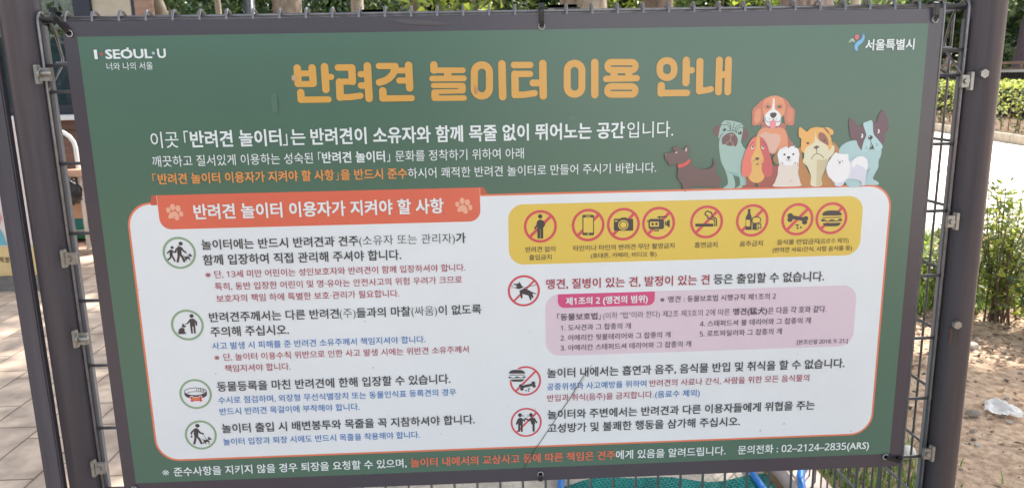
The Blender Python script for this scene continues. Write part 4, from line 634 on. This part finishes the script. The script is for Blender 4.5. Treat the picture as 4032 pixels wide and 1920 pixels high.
ls = thing('standing_banner', 'notice banner with pink and cyan picture and a yellow strip on a concrete foot', 'sign', (-3.9, 3.84, 0))
yst = mat('banner_yellow', lin((222, 194, 140)), .6, var=.04); ban = mat('banner_white', lin((222, 210, 206)), .6, var=.04)
mb = MB(); mb.box((-.6, 0, .315), (.7, .03, 1.185), ban, .003)
mb.poly([(.1, -.002, .33), (.48, -.002, .325), (.468, -.002, .4), (.445, -.002, .455), (.1, -.002, .5)], mat('banner_cyan', lin((110, 178, 190)), .6))
mb.poly([(.1, -.004, .49), (.455, -.004, .48), (.475, -.004, .52), (.462, -.004, .57), (.1, -.004, .64)], mat('banner_pink', lin((216, 150, 146)), .6))
mb.build('picture_panel', ls)
mb = MB(); mb.box((-.6, -.004, .102), (.7, .03, .314), yst, .003); ys = mb.build('yellow_strip', ls)
mb = MB(); lettering(mb, '서울특별시', 1, 3450, 5140, 0, 430, mat('banner_text', lin((104, 84, 70)), .7), 0, lambda x, y, d: (x*1e-4, -.006, .221-y*1e-4)); mb.build('text_line', ys)
mb = MB(); mb.box((-.65, -.05, 0), (.72, .12, .1), mat('foot_concrete', lin((128, 124, 120)), .9, var=.25, vscale=12, bump=.4), .006); mb.build('foot', ls)

# ------------------------------------------------------------------ park behind the sign: trunks, lamp, boards, bushes
M_ = ['mid', 'dark', 'blue', 'light']
tree('plane_tree', 'slim grey trunk leaning left behind the booth corner', -3.3, 8.6, .11, 5, bark_g, ((-1.2, -.5, 5.6), 2, 2, 1.2), M_, 40, 40, lean=(-1.6, .2))
tree('plane_tree', 'thin pale stem between the leaning trunk and the lamp post', -3.75, 10, .05, 5, bark_g, ((0, 0, 5.8), 1.4, 1.4, 1.2), M_, 24, 40)
tree('plane_tree', 'thick mottled plane trunk just right of the lamp post', -2.3, 8, .2, 5.6, bark_p, ((.2, -5.4, 6.0), 3.0, 4.6, 1.1), M_, 100, 34, .34)
tree('plane_tree', 'slim pale trunk left of the first black notice board', -1.62, 9, .1, 5.4, bark_g, ((0, .5, 5.9), 1.8, 1.8, 1.2), M_, 40, 50)
t5 = tree('plane_tree', 'brown trunk with bright hanging leaves left of centre', -.77, 8, .11, 5.6, bark_d, ((1.2, -1.9, 6), 2.3, 2.3, 1.0), M_, 85, 70, .2)
mb = MB(); mb.tube([(.1, -.1, 3.6), (.35, -.4, 3.0), (.6, -.6, 2.5), (.75, -.65, 2.1)], .012, bark_d, 6)
for k in range(110): leaf(mb, Vector((random.uniform(-.1, 1.0), random.uniform(-.9, -.4), random.uniform(1.98, 2.75))), rvec()+Vector((0, -.6, .5)), random.uniform(.1, .17), LF[random.choice(('light', 'lime', 'mid', 'light'))], .9)
mb.build('low_branch', t5)
tree('plane_tree', 'broad mottled trunk behind the second black notice board', 1.24, 8, .33, 5.8, bark_p, ((1.9, -6.4, 6.2), 4.2, 5.8, 1.1), M_, 200, 34, .34)
tree('plane_tree', 'brown trunk right of centre with yellow sunlit leaves beside it', 2.17, 8.1, .22, 5.4, bark_d, ((.5, .5, 6.2), 2, 2, 1.2), M_, 40, 50)
tree('pine_tree', 'widest reddish brown furrowed trunk right of centre', 3.98, 8, .36, 6, mat('red_bark', lin((110, 92, 86)), .95, rgb2=lin((162, 144, 138)), vscale=12, bump=1.0, bscale=20, stretch=(1.4, 1.4, .25)), ((1.3, -4.9, 6.4), 3.8, 2.5, 1.0), M_, 130, 80, .17)
tree('plane_tree', 'slender grey stem right of the widest trunk', 5.3, 9.4, .08, 5, bark_g, ((0, 0, 6), 1.2, 1.2, 1), M_, 20, 40)
tree('dark_tree', 'dark leaning trunk at the far right edge on the bank', 19.0, 25.4, .36, 6, mat('dark_bark', lin((96, 82, 92)), .95, var=.2, vscale=6, bump=.6), ((0, 0, 5.5), 3.4, 3, 1.8), ['pale', 'mid', 'light', 'blue'], 90, 60, .2, lean=(.8, 0))
lpst = thing('lamp_post', 'grey round lamp post with a pale box arm', 'lamp post', (-2.52, 7.2, 0))
grey_p = mat('lamp_paint', lin((118, 122, 126)), .45, .4, var=.08)
mb = MB(); mb.tube([(0, 0, 0), (0, 0, .5), (0, 0, .52), (0, 0, 4.5)], .06, grey_p, 20, rs=[.085, .085, .062, .058]); mb.build('pole', lpst)
mb = MB(); mb.box((-.2, -.05, 1.98), (.33, .02, 2.03), mat('pale_metal', lin((176, 180, 172)), .5, .2), .006); mb.box((.22, -.06, 1.93), (.34, .03, 2.035), mat('pale_metal', (0, 0, 0)), .006); mb.build('arm_box', lpst)
mb = MB(); mb.tube([(0, 0, 4.5), (.3, -.1, 4.75), (.9, -.2, 4.8)], .035, grey_p, 10); mb.box((.7, -.32, 4.74), (1.25, -.08, 4.82), grey_p, .02); mb.build('lamp_head', lpst)
def board(label, x0, x1, top, y, marks):
    t = thing('notice_board', label, 'notice board', ((x0+x1)/2, y, 0)); w = (x1-x0)/2
    fr = mat('board_frame', (.018, .022, .024), .4)
    mb = MB(); mb.box((-w, 0, .9), (w, .06, top), fr, .03); mb.build('panel', t)
    for s in (-1, 1):
        q = MB(); q.tube([(s*w*.8, .03, 0), (s*w*.8, .03, .92)], .025, fr, 10); q.build('leg', t)
    q = MB(); q.poly([(-w*.9, -.002, 1.0), (w*.9, -.002, 1.0), (w*.9, -.002, top-.04), (-w*.9, -.002, top-.04)], mat('board_face', lin((52, 60, 62)), .3))
    for (xa, za, xb, zb, m) in marks: q.poly([(xa, -.004, zb), (xb, -.004, zb), (xb, -.004, za), (xa, -.004, za)], m)
    q.build('poster', t)
pk = mat('poster_pink', lin((206, 178, 170)), .6); wh = mat('poster_white', lin((214, 218, 216)), .6)
board('black framed notice board with a pale rounded patch left of centre', -1.18, -.865, 2.08, 6, [(-.1, 2.03, -.01, 1.8, pk)])
board('black framed notice board with pink patch and white marks near the middle tie', .595, .94, 2.1, 6, [(-.135, 2.06, -.08, 1.85, pk)]+[(-.03+.028*k, 2.035+.008*(k % 2), -.014+.028*k, 1.98, wh) for k in range(6)])
bush_pal = [['dark', 'mid', 'light'], ['blue', 'dark', 'mid'], ['mid', 'light', 'lime'], ['dark', 'blue', 'pale'], ['pale', 'light', 'mid']]
bl = ['tall dark bush with yellow tips right of the booth', 'dense dark green bush behind the lamp post', 'blue green bush right of the thick mottled trunk', 'bright leafy bush behind the first black notice board', 'dense shady bush at the middle of the top edge', 'yellow green sunlit bush left of the broad mottled trunk', 'sunlit bush between the two trunks right of centre', 'pale sunlit bush left of the widest trunk', 'pale leafy bush behind the widest trunk', 'grey green bush above the top right corner of the sign', 'loose bush at the right end of the top rail']
bx = [-6.4, -4.2, -2.4, -.7, 1.0, 2.6, 4.4, 6.4]
bp_ = [0, 1, 1, 2, 0, 2, 2, 4, 4, 3, 3]
for k, x in enumerate(bx):
    y = 12.4+random.uniform(-.6, .8)
    t = thing('bush', bl[k], 'bush', (x, y, 0), 0, 'bushes behind the sign')
    mb = MB()
    for j in range(7):
        an = j*.9; mb.tube([(.1*math.cos(an), .1*math.sin(an), 0), (.5*math.cos(an), .4*math.sin(an), 1.2), (1.0*math.cos(an), .8*math.sin(an), 2.7)], .025, bark_d, 6, rs=[.03, .02, .008])
    mb.build('stem', t)
    mb = MB(); crown(mb, (0, 0, 2.0), 1.45, 1.0, 1.8, 90, 80, .12, bush_pal[bp_[k]], .55); mb.build('foliage', t)
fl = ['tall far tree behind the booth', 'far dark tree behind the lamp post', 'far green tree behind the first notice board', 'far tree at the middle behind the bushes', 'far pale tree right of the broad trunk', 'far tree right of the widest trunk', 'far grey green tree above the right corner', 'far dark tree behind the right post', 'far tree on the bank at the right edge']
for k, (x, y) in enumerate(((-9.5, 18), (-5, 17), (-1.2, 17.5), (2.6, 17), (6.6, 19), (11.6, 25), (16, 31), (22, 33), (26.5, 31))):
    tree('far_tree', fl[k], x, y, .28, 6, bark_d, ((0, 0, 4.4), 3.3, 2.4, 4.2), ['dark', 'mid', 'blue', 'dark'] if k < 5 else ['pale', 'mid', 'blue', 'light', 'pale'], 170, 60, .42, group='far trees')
# ------------------------------------------------------------------ right: hedge, slatted wall, rails, walker
def kp(s, o, z=0): return kerb_M @ Vector((s, o, z))
hd = thing('hedge', 'long clipped sunlit hedge along the pale kerb of the plaza', 'hedge', kp(0, .9))
mb = MB(); Hm = kerb_M; HT = Matrix.Translation(-kp(0, .9))
for k in range(60):
    p = HT @ kp(random.uniform(0, 24), random.uniform(.5, 1.3), .1); mb.tube([tuple(p), tuple(p+Vector((random.uniform(-.1, .1), random.uniform(-.1, .1), .9)))], .012, bark_d, 5)
mb.build('stem', hd)
mb = MB()
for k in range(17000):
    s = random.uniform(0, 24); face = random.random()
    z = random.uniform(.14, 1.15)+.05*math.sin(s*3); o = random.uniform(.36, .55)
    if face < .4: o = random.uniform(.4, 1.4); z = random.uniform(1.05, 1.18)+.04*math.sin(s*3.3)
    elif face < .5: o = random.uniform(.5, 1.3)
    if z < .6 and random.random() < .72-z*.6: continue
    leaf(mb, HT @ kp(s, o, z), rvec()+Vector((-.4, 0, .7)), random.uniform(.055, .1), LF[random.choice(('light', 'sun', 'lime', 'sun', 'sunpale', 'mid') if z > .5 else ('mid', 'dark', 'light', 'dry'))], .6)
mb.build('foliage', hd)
sw = thing('slatted_wall', 'low black slatted wall with a white coping behind the hedge', 'wall', kp(0, 3.65))
blk = mat('black_slat', (.03, .028, .034), .6, var=.3, vscale=8); KR = kerb_M.to_3x3().to_4x4()
mb = MB(); mb.box((-1, .05, .0), (26, .1, 1.36), blk, 0, KR)
for k in range(190): mb.box((-1+k*.142, 0, .1), (-1+k*.142+.1, .05, 1.36), blk, .004, KR)
mb.build('slats', sw)
mb = MB(); mb.box((-1, -.04, 1.36), (26, .2, 1.43), white_m, .006, KR); mb.build('coping', sw)
rf = thing('rail_fence', 'brown two rail wooden fence above the slatted wall', 'fence', kp(0, 4.2))
rail = mat('rail_wood', lin((150, 122, 104)), .7, var=.15, vscale=6)
for z in (1.52, 1.6): pass
mb = MB(); mb.box((-1, -.04, 1.6), (26, .06, 1.68), rail, .006, KR); mb.build('rail', rf)
mb = MB(); mb.box((-1, -.03, 1.44), (26, .05, 1.49), rail, .006, KR); mb.build('rail', rf)
mb = MB(); mb.box((0, -.07, .4), (.14, -.041, 1.62), rail, .006, KR); p0 = mb.build('rail_post', rf)
for k in range(1, 14):
    c = p0.copy(); COL.objects.link(c); c.parent = rf; c.location = KR @ Vector((k*1.9, 0, 0))
mb = MB(); mb.box((-2, 3.9, -.05), (28, 8, .5), conc, .01, kerb_M); tag(mb.build('raised_path'), kind='structure')
# shrubs on the bank and boulders
rock = mat('boulder', lin((150, 138, 136)), .9, rgb2=lin((196, 186, 184)), vscale=4, bump=.6, bscale=6)
for k, (s, o, z, r, lb) in enumerate(((15.2, 9.2, 2.75, .55, 'pale boulder at the top of the bank left of the dark trunk'), (15.6, 8.6, 2.2, .42, 'lower pale boulder on the bank by the dark trunk'))):
    mb = MB(); bm = bmesh.new(); bmesh.ops.create_icosphere(bm, subdivisions=3, radius=1)
    for v in bm.verts: v.co = kp(s, o, z)+Vector(v.co)*r*(1+.35*noise.noise(v.co*1.7+Vector((k*5, 0, 0))))
    mb.bm(bm, rock); tag(mb.build('boulder'), lb, 'rock')
for k, (s, o, z, rx, rz, pal, lb) in enumerate(((6, 9, 1.4, 2.6, 1.1, ['dark', 'blue', 'mid'], 'dark low shrub on the bank at the right edge'), (11, 9.4, 1.6, 2.6, 1.2, ['dark', 'mid', 'blue'], 'dark shrub in the middle of the bank'), (16.5, 9.4, 1.7, 2.6, 1.3, ['mid', 'light', 'pale'], 'lighter green shrub under the boulders'), (21.5, 9.6, 1.8, 2.6, 1.4, ['blue', 'dark', 'pale'], 'grey green shrub on the bank behind the walker'))):
    t = thing('bank_shrub', lb, 'shrub', kp(s, o, z-rz), 0, 'shrubs on the bank')
    mb = MB(); crown(mb, (0, 0, rz), rx, 1.6, rz, 60, 60, .2, pal, .5); mb.build('foliage', t)
    mb = MB(); mb.tube([(0, 0, -.3), (.1, 0, rz)], .06, bark_d, 8); mb.build('stem', t)
pl = thing('slim_pole', 'slim pale pole with a round cap behind the wire fence by the right post', 'pole', (7.6, 10.3, 0))
mb = MB(); mb.tube([(0, 0, 0), (0, 0, 2.35)], .035, mat('pale_pole', lin((190, 190, 188)), .5), 12); mb.build('shaft', pl)
mb = MB(); mb.ico((0, 0, 2.4), .06, mat('pale_pole', (0, 0, 0)), 3, (1, 1, .9)); mb.build('cap', pl)

# ------------------------------------------------------------------ the walker
def skinned(name, joints, edges, m, parent, sub=2):
    me = bpy.data.meshes.new(name); me.from_pydata([j[0] for j in joints], edges, []); o = link(name, me, parent)
    sk = o.modifiers.new('skin', 'SKIN'); ss = o.modifiers.new('sub', 'SUBSURF'); ss.levels = ss.render_levels = sub
    for i, j in enumerate(joints): me.skin_vertices[0].data[i].radius = j[1] if isinstance(j[1], tuple) else (j[1], j[1])
    me.skin_vertices[0].data[0].use_root = True
    me.materials.append(m)
    dg = bpy.context.evaluated_depsgraph_get(); nm = bpy.data.meshes.new_from_object(o.evaluated_get(dg)); o.modifiers.clear(); o.data = nm; bpy.data.meshes.remove(me)
    for p in nm.polygons: p.use_smooth = True
    return o
sp = kp(19.7, 5.35, .5)
wk = thing('person', 'person in a white short sleeved shirt walking right behind the hedge', 'person', sp, rad(-6))
skin_m = mat('skin', lin((226, 172, 150)), .5); hair_m = mat('hair', lin((66, 54, 54)), .6); cap_m = mat('cap_cloth', lin((224, 204, 184)), .8); shirt_m = mat('shirt', lin((226, 226, 228)), .8); short_m = mat('shorts', lin((70, 78, 96)), .8); shoe_m = mat('shoes', lin((200, 200, 200)), .6)
J = [((0, 0, .9), (.13, .1)), ((.01, 0, 1.15), (.13, .1)), ((.02, 0, 1.36), (.15, .09)), ((.03, 0, 1.45), (.055, .055)), ((.05, 0, 1.53), (.06, .06)), ((.06, 0, 1.62), (.085, .08)), ((.055, 0, 1.69), (.07, .07)),
     ((.02, -.19, 1.37), (.055, .055)), ((-.06, -.23, 1.12), (.042, .042)), ((.03, -.23, .9), (.032, .032)), ((.06, -.22, .84), (.035, .022)),
     ((.02, .19, 1.37), (.055, .055)), ((.08, .23, 1.12), (.042, .042)), ((.2, .22, .93), (.032, .032)), ((.23, .21, .87), (.035, .022)),
     ((.02, -.09, .82), (.085, .085)), ((.14, -.1, .48), (.058, .058)), ((.2, -.1, .09), (.038, .038)), ((.32, -.1, .04), (.035, .03)),
     ((-.02, .09, .82), (.085, .085)), ((-.08, .1, .48), (.058, .058)), ((-.26, .1, .14), (.038, .038)), ((-.18, .1, .05), (.035, .03))]
skinned('body', J, [(0, 1), (1, 2), (2, 3), (3, 4), (4, 5), (5, 6), (2, 7), (7, 8), (8, 9), (9, 10), (2, 11), (11, 12), (12, 13), (13, 14), (0, 15), (15, 16), (16, 17), (17, 18), (0, 19), (19, 20), (20, 21), (21, 22)], skin_m, wk)
skinned('shirt', [((0, 0, .86), (.15, .125)), ((.01, 0, 1.12), (.15, .125)), ((.02, 0, 1.36), (.165, .11)), ((.025, 0, 1.42), (.09, .08)), ((.02, -.19, 1.36), (.075, .075)), ((-.03, -.225, 1.2), (.062, .062)), ((.02, .19, 1.36), (.075, .075)), ((.055, .225, 1.2), (.062, .062))], [(0, 1), (1, 2), (2, 3), (2, 4), (4, 5), (2, 6), (6, 7)], shirt_m, wk)
skinned('shorts', [((0, 0, .9), (.145, .12)), ((.02, -.09, .8), (.1, .1)), ((.1, -.1, .56), (.085, .085)), ((-.02, .09, .8), (.1, .1)), ((-.06, .1, .56), (.085, .085))], [(0, 1), (1, 2), (0, 3), (3, 4)], short_m, wk)
mb = MB(); mb.ico((.02, 0, 1.65), .1, hair_m, 3, (1.0, .98, 1.15)); mb.ico((-.02, 0, 1.57), .075, hair_m, 2, (1, .95, 1.1)); mb.build('hair', wk)
mb = MB(); mb.ico((.045, 0, 1.71), .105, cap_m, 3, (1.05, 1, .6)); mb.box((.1, -.07, 1.69), (.24, .07, 1.705), cap_m, .005); mb.build('cap', wk)
mb = MB(); mb.ico((.155, 0, 1.615), .022, skin_m, 2, (1.1, .8, 1)); mb.build('nose', wk)
for y in (-.035, .035):
    mb = MB(); mb.ico((.133, y, 1.645), .011, hair_m, 2); mb.build('eye', wk)
mb = MB(); mb.box((.138, -.025, 1.573), (.145, .025, 1.581), mat('lips', lin((178, 96, 90)), .5)); mb.build('mouth', wk)
for x, y, z in ((.28, -.1, 0), (-.22, .1, 0.02)):
    mb = MB(); mb.ico((x, y, z+.05), .06, shoe_m, 2, (2.1, .85, .8)); mb.build('shoe', wk)

# ------------------------------------------------------------------ near right: shrubs, grass, litter, things on the ground
def azalea(label, x, y, h, w, nst, pal, ls=.058, nl=46):
    t = thing('azalea_shrub', label, 'shrub', (x, y, .005), 0, 'young shrubs at the edge of the dirt')
    sm = MB(); fm = MB()
    for k in range(nst):
        an = random.uniform(0, 6.283); L = h*random.uniform(.5, 1); rr_ = random.uniform(.15, 1); tx = math.cos(an)*w*rr_; ty = math.sin(an)*w*rr_
        pts = [Vector((tx*.38+random.uniform(-.05, .05), ty*.38+random.uniform(-.05, .05), 0)), Vector((tx*.5+random.uniform(-.03, .03), ty*.35, L*.4)), Vector((tx*.8, ty*.8+random.uniform(-.03, .03), L*.75)), Vector((tx, ty, L))]
        sm.tube([tuple(p) for p in pts], .004, bark_d, 6, rs=[.006, .0045, .003, .002])
        for j in range(nl):
            u = random.uniform(.03, 1)**.85; i = min(2, int(u*3)); q = pts[i].lerp(pts[i+1], u*3-i)
            d = rvec().normalized(); d.z = abs(d.z)*.6+.1; off = random.uniform(.02, .085)
            leaf(fm, q+d*off, d.cross(rvec())*.8+Vector((0, -.15, .55)), random.uniform(.55, 1.15)*ls, LF[random.choice(pal)], .4)
    sm.build('stem', t); fm.build('foliage', t)
azalea('tallest leafy shrub at the right edge beside the post', 2.86, 2.45, .84, .2, 20, ['light', 'sun', 'lime', 'light', 'pale'])
azalea('low spreading shrub just right of the right post', 2.74, 2.66, .46, .24, 24, ['mid', 'light', 'lime', 'light'])
azalea('shrub with dark stems at the right edge in front of the tallest one', 2.98, 2.2, .52, .26, 22, ['mid', 'sun', 'light', 'blue'])
azalea('pale small shrub behind the low spreading one', 2.95, 3.1, .42, .35, 24, ['pale', 'mid', 'light', 'dry'])
azalea('shrub at the far end of the shrub row by the right edge', 3.4, 2.9, .62, .34, 24, ['light', 'sun', 'lime'])
grass_m = [leafmat('grass_a', (112, 146, 62), .5), leafmat('grass_b', (146, 172, 84), .5), leafmat('grass_c', (92, 120, 60), .5)]
def grass(name, area_, n, h):
    mb = MB()
    for k in range(n):
        x, y = area_(); an = random.uniform(0, 6.283); L = h*random.uniform(.5, 1.2); w = random.uniform(.003, .006); dx, dy = math.cos(an), math.sin(an); bnd = random.uniform(.2, .8)*L; b = len(mb.v)
        for u in (0, .5, 1):
            c = Vector((x+dx*bnd*u*u, y+dy*bnd*u*u, L*u*(1-.2*u))); ww = w*(1-u*.95); mb.v.append((c.x-dy*ww, c.y+dx*ww, c.z)); mb.v.append((c.x+dy*ww, c.y-dx*ww, c.z))
        m = random.choice(grass_m); mb.face((b, b+1, b+3, b+2), m); mb.face((b+2, b+3, b+5, b+4), m)
    return tag(mb.build(name), kind='stuff')
grass('tall_grass', lambda: (random.uniform(1.9, 3.9), random.uniform(2.55, 4.7)), 6500, .2)
def patch():
    while True:
        x, y = random.uniform(1.08, 1.75), random.uniform(.55, 1.9)
        if random.random() < math.exp(-((x-1.25)/.22)**2)*(.9 if y < 1.3 else .4): return x, y
grass('low_grass', patch, 1500, .075)
mb = MB()
for k in range(11000):
    x, y = random.uniform(1.1, 4.4), random.uniform(.2, 3.3)
    if random.random() > (.12 if y < 1.2 else .3 if y < 1.75 else 1): continue
    leaf(mb, Vector((x, y, .017+random.uniform(0, .012))), rvec()*.45+Vector((0, 0, 1)), random.choice((.014, .02, .03, .045))*random.uniform(.6, 1.2), mat('litter_%d' % (k % 4), lin(((150, 122, 96), (116, 90, 72), (196, 172, 146), (92, 76, 66))[k % 4]), .85), random.uniform(.3, .8))
tag(mb.build('leaf_litter'), kind='stuff')
mb = MB(); peb = [mat('pebble_a', lin((150, 138, 126)), .9), mat('pebble_b', lin((196, 184, 170)), .9), mat('pebble_c', lin((112, 100, 92)), .9)]
for k in range(1100): mb.ico((random.uniform(1.1, 3.6), random.uniform(-.2, 3.0), .012), random.choice((.003, .004, .006, .012))*random.uniform(.7, 1.3), random.choice(peb), 1, (1, random.uniform(.6, 1), .6), .25, False)
tag(mb.build('pebbles'), kind='stuff')
mb = MB(); bm = bmesh.new(); bmesh.ops.create_grid(bm, x_segments=26, y_segments=20, size=1)
kill = [v for v in bm.verts if (abs(v.co.x)*1.0+abs(v.co.y)*.62) > 1.05+.25*noise.noise(v.co*4)]
bmesh.ops.delete(bm, geom=kill, context='VERTS')
for v in bm.verts:
    c = v.co.copy(); z = .03+.03*noise.noise(c*1.6)+.012*noise.noise(c*4.5); v.co = Vector((2.07+c.x*.085, 1.25+c.y*.075, max(.018, z+.012*(1-c.length))))
mb.bm(bm, mat('tissue', (.93, .92, .9), .8, transl=.25), smooth=True); tag(mb.build('paper_tissue'), 'crumpled white paper tissue lying on the dirt', 'tissue')
def stone_(label, x, y, r, m, sc):
    mb = MB(); bm = bmesh.new(); bmesh.ops.create_icosphere(bm, subdivisions=3, radius=1)
    for v in bm.verts: v.co = Vector((x+v.co.x*r*sc[0], y+v.co.y*r*sc[1], .014+r*sc[2]*.6+v.co.z*r*sc[2]))*1+Vector(v.co)*r*.25*noise.noise(v.co*2+Vector((x, y, 0)))
    mb.bm(bm, m, smooth=True); tag(mb.build('stone'), label, 'stone')
stone_('small grey stone beside the white tissue', 1.93, 1.235, .024, peb[0], (1.3, .8, .7))
stone_('pale stone behind the bottom right corner of the sign', 1.47, .92, .035, mat('pale_stone', lin((222, 214, 204)), .9, var=.1, vscale=30, bump=.4), (1, .9, .8))
stone_('small grey stone left of the right post on the dirt', 1.62, 1.42, .018, peb[0], (1.4, .9, .7))
stone_('rounded beige stone at the foot of the shrubs', 2.42, 2.0, .03, peb[1], (1.2, .9, .7))
blue_m = mat('blue_hose', lin((38, 120, 200)), .35, spec=.5)
def hose(label, pts):
    P = [Vector(p) for p in pts]; o = []
    for i in range(len(P)-1):
        p0, p1, p2, p3 = P[max(0, i-1)], P[i], P[i+1], P[min(len(P)-1, i+2)]
        for j in range(8):
            t = j/8; o.append(tuple(.5*((2*p1)+(-p0+p2)*t+(2*p0-5*p1+4*p2-p3)*t*t+(-p0+3*p1-3*p2+p3)*t**3)))
    mb = MB(); mb.tube(o, .0125, blue_m, 12); tag(mb.build('garden_hose'), label, 'hose')
hose('blue garden hose crossing the teal mesh mat', [(.12, -.2, .03), (.16, .5, .03), (.185, .85, .018), (.26, 1.12, .016), (.5, 1.26, .016), (.78, 1.12, .016), (.86, .9, .018), (.858, .76, .03), (.85, .3, .03)])
hose('blue garden hose arching over the stone edging', [(.88, .3, .03), (.95, .62, .088), (1.02, .755, .09), (1.12, .85, .045), (1.2, .96, .03), (1.22, 1.2, .02), (1.15, 1.6, .02)])
matm = shader_brick('mesh_mat', .022, .011, lin((22, 168, 158)), lin((30, 150, 146)), lin((8, 84, 84)), rot=.5, off=.5, mortar=.0035)
mb = MB()
N = 24
g2 = []
for j in range(13):
    for i in range(N+1):
        u = i/N; v = j/12; x = .2+.73*u+.02*math.sin(v*5); y = -.4+(1.2+.035*math.sin(u*6)+.04*u)*v; z = .016+.006*math.sin(u*17+v*5)+.004*math.sin(v*21); mb.v.append((x, y, z))
for j in range(12):
    for i in range(N): a = j*(N+1)+i; mb.face((a, a+1, a+N+2, a+N+1), matm, True)
tag(mb.build('mesh_mat'), 'teal woven mesh mat on the ground below the sign', 'mat')

# an unseen dark row of trees added behind the viewer's left shoulder: the glossy sign mirrors it, and the added bright paving to its right
mb = MB()
for k in range(9):
    x = -15+k*1.75; y = -8.2-.15*k+random.uniform(-.6, .6)
    mb.tube([(x, y, 0), (x+.1, y, 1), (x, y, 2.6)], .16, bark_d, 8)
    crown(mb, (x, y, 1.5), 1.5, 1.3, 1.7, 34, 40, .34, ['dark', 'blue', 'mid'], .3)
tag(mb.build('unseen_tree_row'), kind='stuff')

sheet_mesh('unseen_paving', [(-1, -60), (60, -60), (60, -8.5), (3, -8.5)], .003, plaza)  # pale paving out of view, added for the glossy sign to mirror
